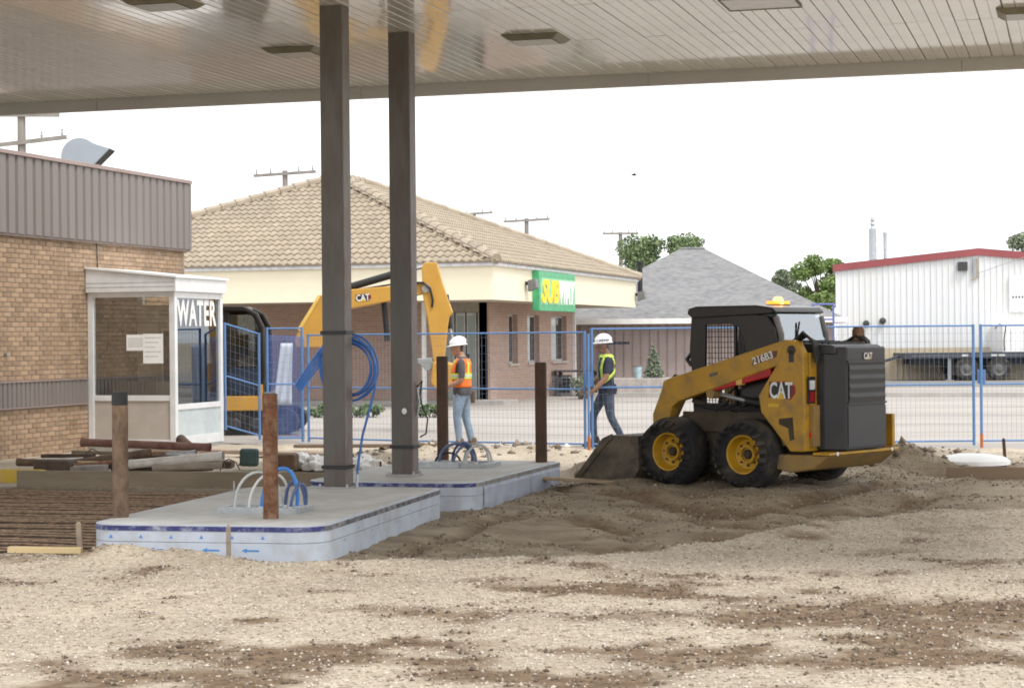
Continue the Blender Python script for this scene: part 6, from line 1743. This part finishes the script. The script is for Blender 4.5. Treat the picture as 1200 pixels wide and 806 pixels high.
def boot(parent, p, yaw, mt):
    M = Matrix.Translation(p) @ Matrix.Rotation(yaw, 4, 'Z')
    m = MB(); m.prism([(-.09, 0), (.19, 0), (.2, .04), (.15, .075), (.06, .10), (.04, .17), (-.07, .17), (-.095, .06)], -.045, .045, 'y', M)
    return m.build('boot', mt, parent, smooth=False, bevel=.02)
jeans = mat('faded jeans', (.20, .27, .36), .85, 0, .2, 7, .9, 13, tint=(.32, .38, .44), tint_amt=.5, tint_scale=3)
jeans_d = mat('dark jeans', (.055, .075, .11), .85, 0, .2, 7, .9, 13, tint=(.12, .14, .17), tint_amt=.5, tint_scale=3)
tee_g = mat('charcoal tee', (.085, .082, .09), .9, 0, .12, 8, .9, 13); tee_n = mat('navy tee', (.028, .034, .055), .9, 0, .15, 8, .9, 13)
hair_m = mat('short hair', (.06, .045, .035), .8, 0, .2, 30)
boot_m = mat('tan work boot', (.16, .11, .07), .85, 0, .2, 9); boot2_m = mat('dark work boot', (.05, .045, .04), .85, 0, .2, 9)
orange_m = mat('orange vest', (.85, .17, .025), .6, 0, .08, 8, .8, 14); lime_m = mat('lime strap', (.55, .72, .08), .5, 0, .05, 8); silver_m = mat('reflective tape', (.62, .62, .56), .3, .2, .05)
# --- worker in the orange vest: facing left, hands together in front at waist height
g = G(541, 526.5); g.z = zat(g)
trunk = [(.80, -.02, .115, .165), (.90, -.03, .125, .18), (1.0, -.02, .125, .17), (1.12, .0, .13, .165), (1.25, .0, .135, .18), (1.36, -.02, .12, .195), (1.43, -.03, .085, .16), (1.48, -.02, .06, .07)]
J = dict(trunk=trunk, head=(.055, 0, 1.60),
    limbs=[[(-.02, 0, 1.42, .065), (.0, 0, 1.50, .056), (.03, 0, 1.56, .055)],
           [(-.03, .20, 1.38, .062), (-.05, .245, 1.24, .055), (-.03, .25, 1.10, .046), (.12, .19, 1.02, .04), (.26, .10, .98, .030)],
           [(-.03, -.20, 1.38, .062), (-.02, -.245, 1.24, .055), (.02, -.25, 1.10, .046), (.15, -.17, 1.02, .04), (.27, -.08, .99, .030)],
           [(-.02, .095, .88, .098), (.03, .11, .68, .086), (.05, .115, .48, .066), (.03, .12, .28, .060), (.02, .125, .10, .050)],
           [(-.02, -.095, .88, .098), (-.04, -.11, .68, .086), (-.06, -.115, .48, .066), (-.11, -.12, .28, .060), (-.14, -.125, .10, .050)]],
    hands=[((.27, .09, .98), (.8, -.5, -.15), (0, -.6, -.6), 1.0, .6), ((.28, -.07, .985), (.8, .45, -.2), (0, .6, -.6), 1.0, .6)])
def pick1(c):
    if c.z > 1.47: return 2 if (c.z < 1.66 and not (c.x < -.0 and c.z > 1.55)) else 3
    if abs(c.y) > .14 and c.z > .93 and c.x < .02 and c.z > 1.13 or (c.z > .93 and c.z < 1.47 and c.x < .14 and abs(c.y) < .2): return 1
    if c.z > .93: return 2
    return 0 if c.z > .12 else 4
t, o, sl, hh, R_, c = person('person', 'worker in orange vest, white hard hat and jeans looking down at his hands', (g.x, g.y, g.z), YAW + math.pi - .12, J, dict(list=[jeans, tee_g, skin_m, hair_m, boot_m], pick=pick1), (.045, 0, 1.665), (1, 0, -.12))
armhole = lambda a, z: z > 1.16 and (abs(a - math.pi / 2) < .42 or abs(a - 3 * math.pi / 2) < .42) and z < 1.37
v = sol(shell(sl, .98, 1.435, .022, lambda a, z: armhole(a, z) or (abs(math.sin(a / 2)) < .10)).build('vest', orange_m, t, smooth=True))
sol(shell(sl, 1.115, 1.145, .031).build('lime_stripe', lime_m, v, smooth=True)); sol(shell(sl, 1.146, 1.18, .032).build('silver_stripe', silver_m, v, smooth=True)); sol(shell(sl, 1.181, 1.205, .031).build('lime_stripe', lime_m, v, smooth=True))
for s in (1, -1):
    sol(band_strip(sl, [(s * .55 + (math.pi if False else 0), 1.2 + .02 * k) for k in range(12)], .05, .032).build('lime_stripe', lime_m, v)); sol(band_strip(sl, [(math.pi + s * .6, 1.2 + .02 * k) for k in range(12)], .05, .032).build('lime_stripe', lime_m, v))
sol(shell(sl, .86, .985, .018).build('shirt_hem', tee_g, t, smooth=True))
boot(t, (.02, .125, .0), .1, boot_m); boot(t, (-.15, -.125, .0), -.1, boot_m)
gl = MB().box(-.2, -.13, -.2, -.14, .72, .92).build('hanging_glove', mat('brown glove', (.13, .09, .06), .9), t, bevel=.02)
# --- worker in navy tee: walking left, near arm reaching down and forward
g = G(711, 526); g.z = zat(g) + .02
trunk = [(.82, -.01, .115, .165), (.92, -.02, .125, .175), (1.0, -.01, .12, .165), (1.12, .0, .122, .165), (1.25, .01, .13, .185), (1.36, .0, .115, .20), (1.43, -.01, .085, .16), (1.48, -.01, .06, .07)]
J = dict(trunk=trunk, head=(.05, 0, 1.605),
    limbs=[[(-.01, 0, 1.42, .062), (.0, 0, 1.50, .055), (.03, 0, 1.56, .055)],
           [(-.0, .20, 1.38, .062), (.02, .25, 1.23, .053), (.06, .27, 1.10, .045), (.16, .27, .99, .040), (.27, .26, .89, .030)],
           [(-.0, -.20, 1.38, .062), (.04, -.25, 1.23, .053), (.08, -.26, 1.10, .045), (.2, -.22, 1.0, .040), (.28, -.2, .93, .030)],
           [(-.01, .095, .88, .1), (-.03, .10, .68, .085), (-.06, .105, .48, .066), (-.16, .11, .28, .060), (-.25, .11, .12, .048)],
           [(-.01, -.095, .88, .1), (.10, -.10, .70, .085), (.19, -.105, .50, .066), (.19, -.11, .28, .058), (.17, -.11, .10, .048)]],
    hands=[((.275, .26, .885), (.75, .0, -.6), (0, -1, -.2), 1.0, .75), ((.29, -.2, .92), (.8, 0, -.4), (0, 1, -.2), 1.0, .7)])
def pick2(c):
    if c.z > 1.475: return 2 if (c.z < 1.66 and not (c.x < .0 and c.z > 1.57)) else 3
    if abs(c.y) > .195 and c.z < 1.17: return 2 if c.z > .75 else 0
    if c.x > .2 and c.z > .8: return 2
    if c.z > .90: return 1
    return 0 if c.z > .12 else 4
t, o, sl, hh, R_, c = person('person', 'worker in navy shirt with lime cross straps walking past the loader bucket', (g.x, g.y, g.z), YAW + math.pi + .12, J, dict(list=[jeans_d, tee_n, skin2_m, hair_m, boot2_m], pick=pick2), (.04, 0, 1.67), (1, 0, -.06))
sol(shell(sl, .84, 1.0, .02).build('shirt_hem', tee_n, t, smooth=True))
# straps: over the shoulders and down to the hip, front and back
for path in ([(.9 + .0 * k, 1.44 - .028 * k) for k in range(14)], [(-.9, 1.44 - .028 * k) for k in range(14)], [(.95 + k * .16, 1.02 + .018 * k) for k in range(13)], [(-.95 - k * .16, 1.02 + .018 * k) for k in range(13)], [(2.3 + k * .05, 1.44 - .016 * k) for k in range(9)], [(-2.3 - k * .05, 1.44 - .016 * k) for k in range(9)]):
    sol(band_strip(sl, path, .05, .026).build('lime_strap', lime_m, t, smooth=True))
sol(shell(sl, 1.425, 1.47, .02, lambda a, z: False).build('collar_strap', lime_m, t, smooth=True))
boot(t, (-.27, .11, .03), .0, boot2_m); boot(t, (.18, -.11, .0), .0, boot2_m)
for k in range(5):                                       # dark sticker marks on the hat side
    a = math.radians(60 + k * 15)
    p = c + R_ @ Vector((.139 * math.cos(a) * .96, .1165 * math.sin(a) * .985, .03))
    mk = MB().box(-.011, .011, -.003, .003, -.012, .012).build('sticker', mat('dark sticker', (.12, .12, .14), .5), hh)
    mk.location = p; mk.rotation_euler = (0, 0, a - math.pi / 2)
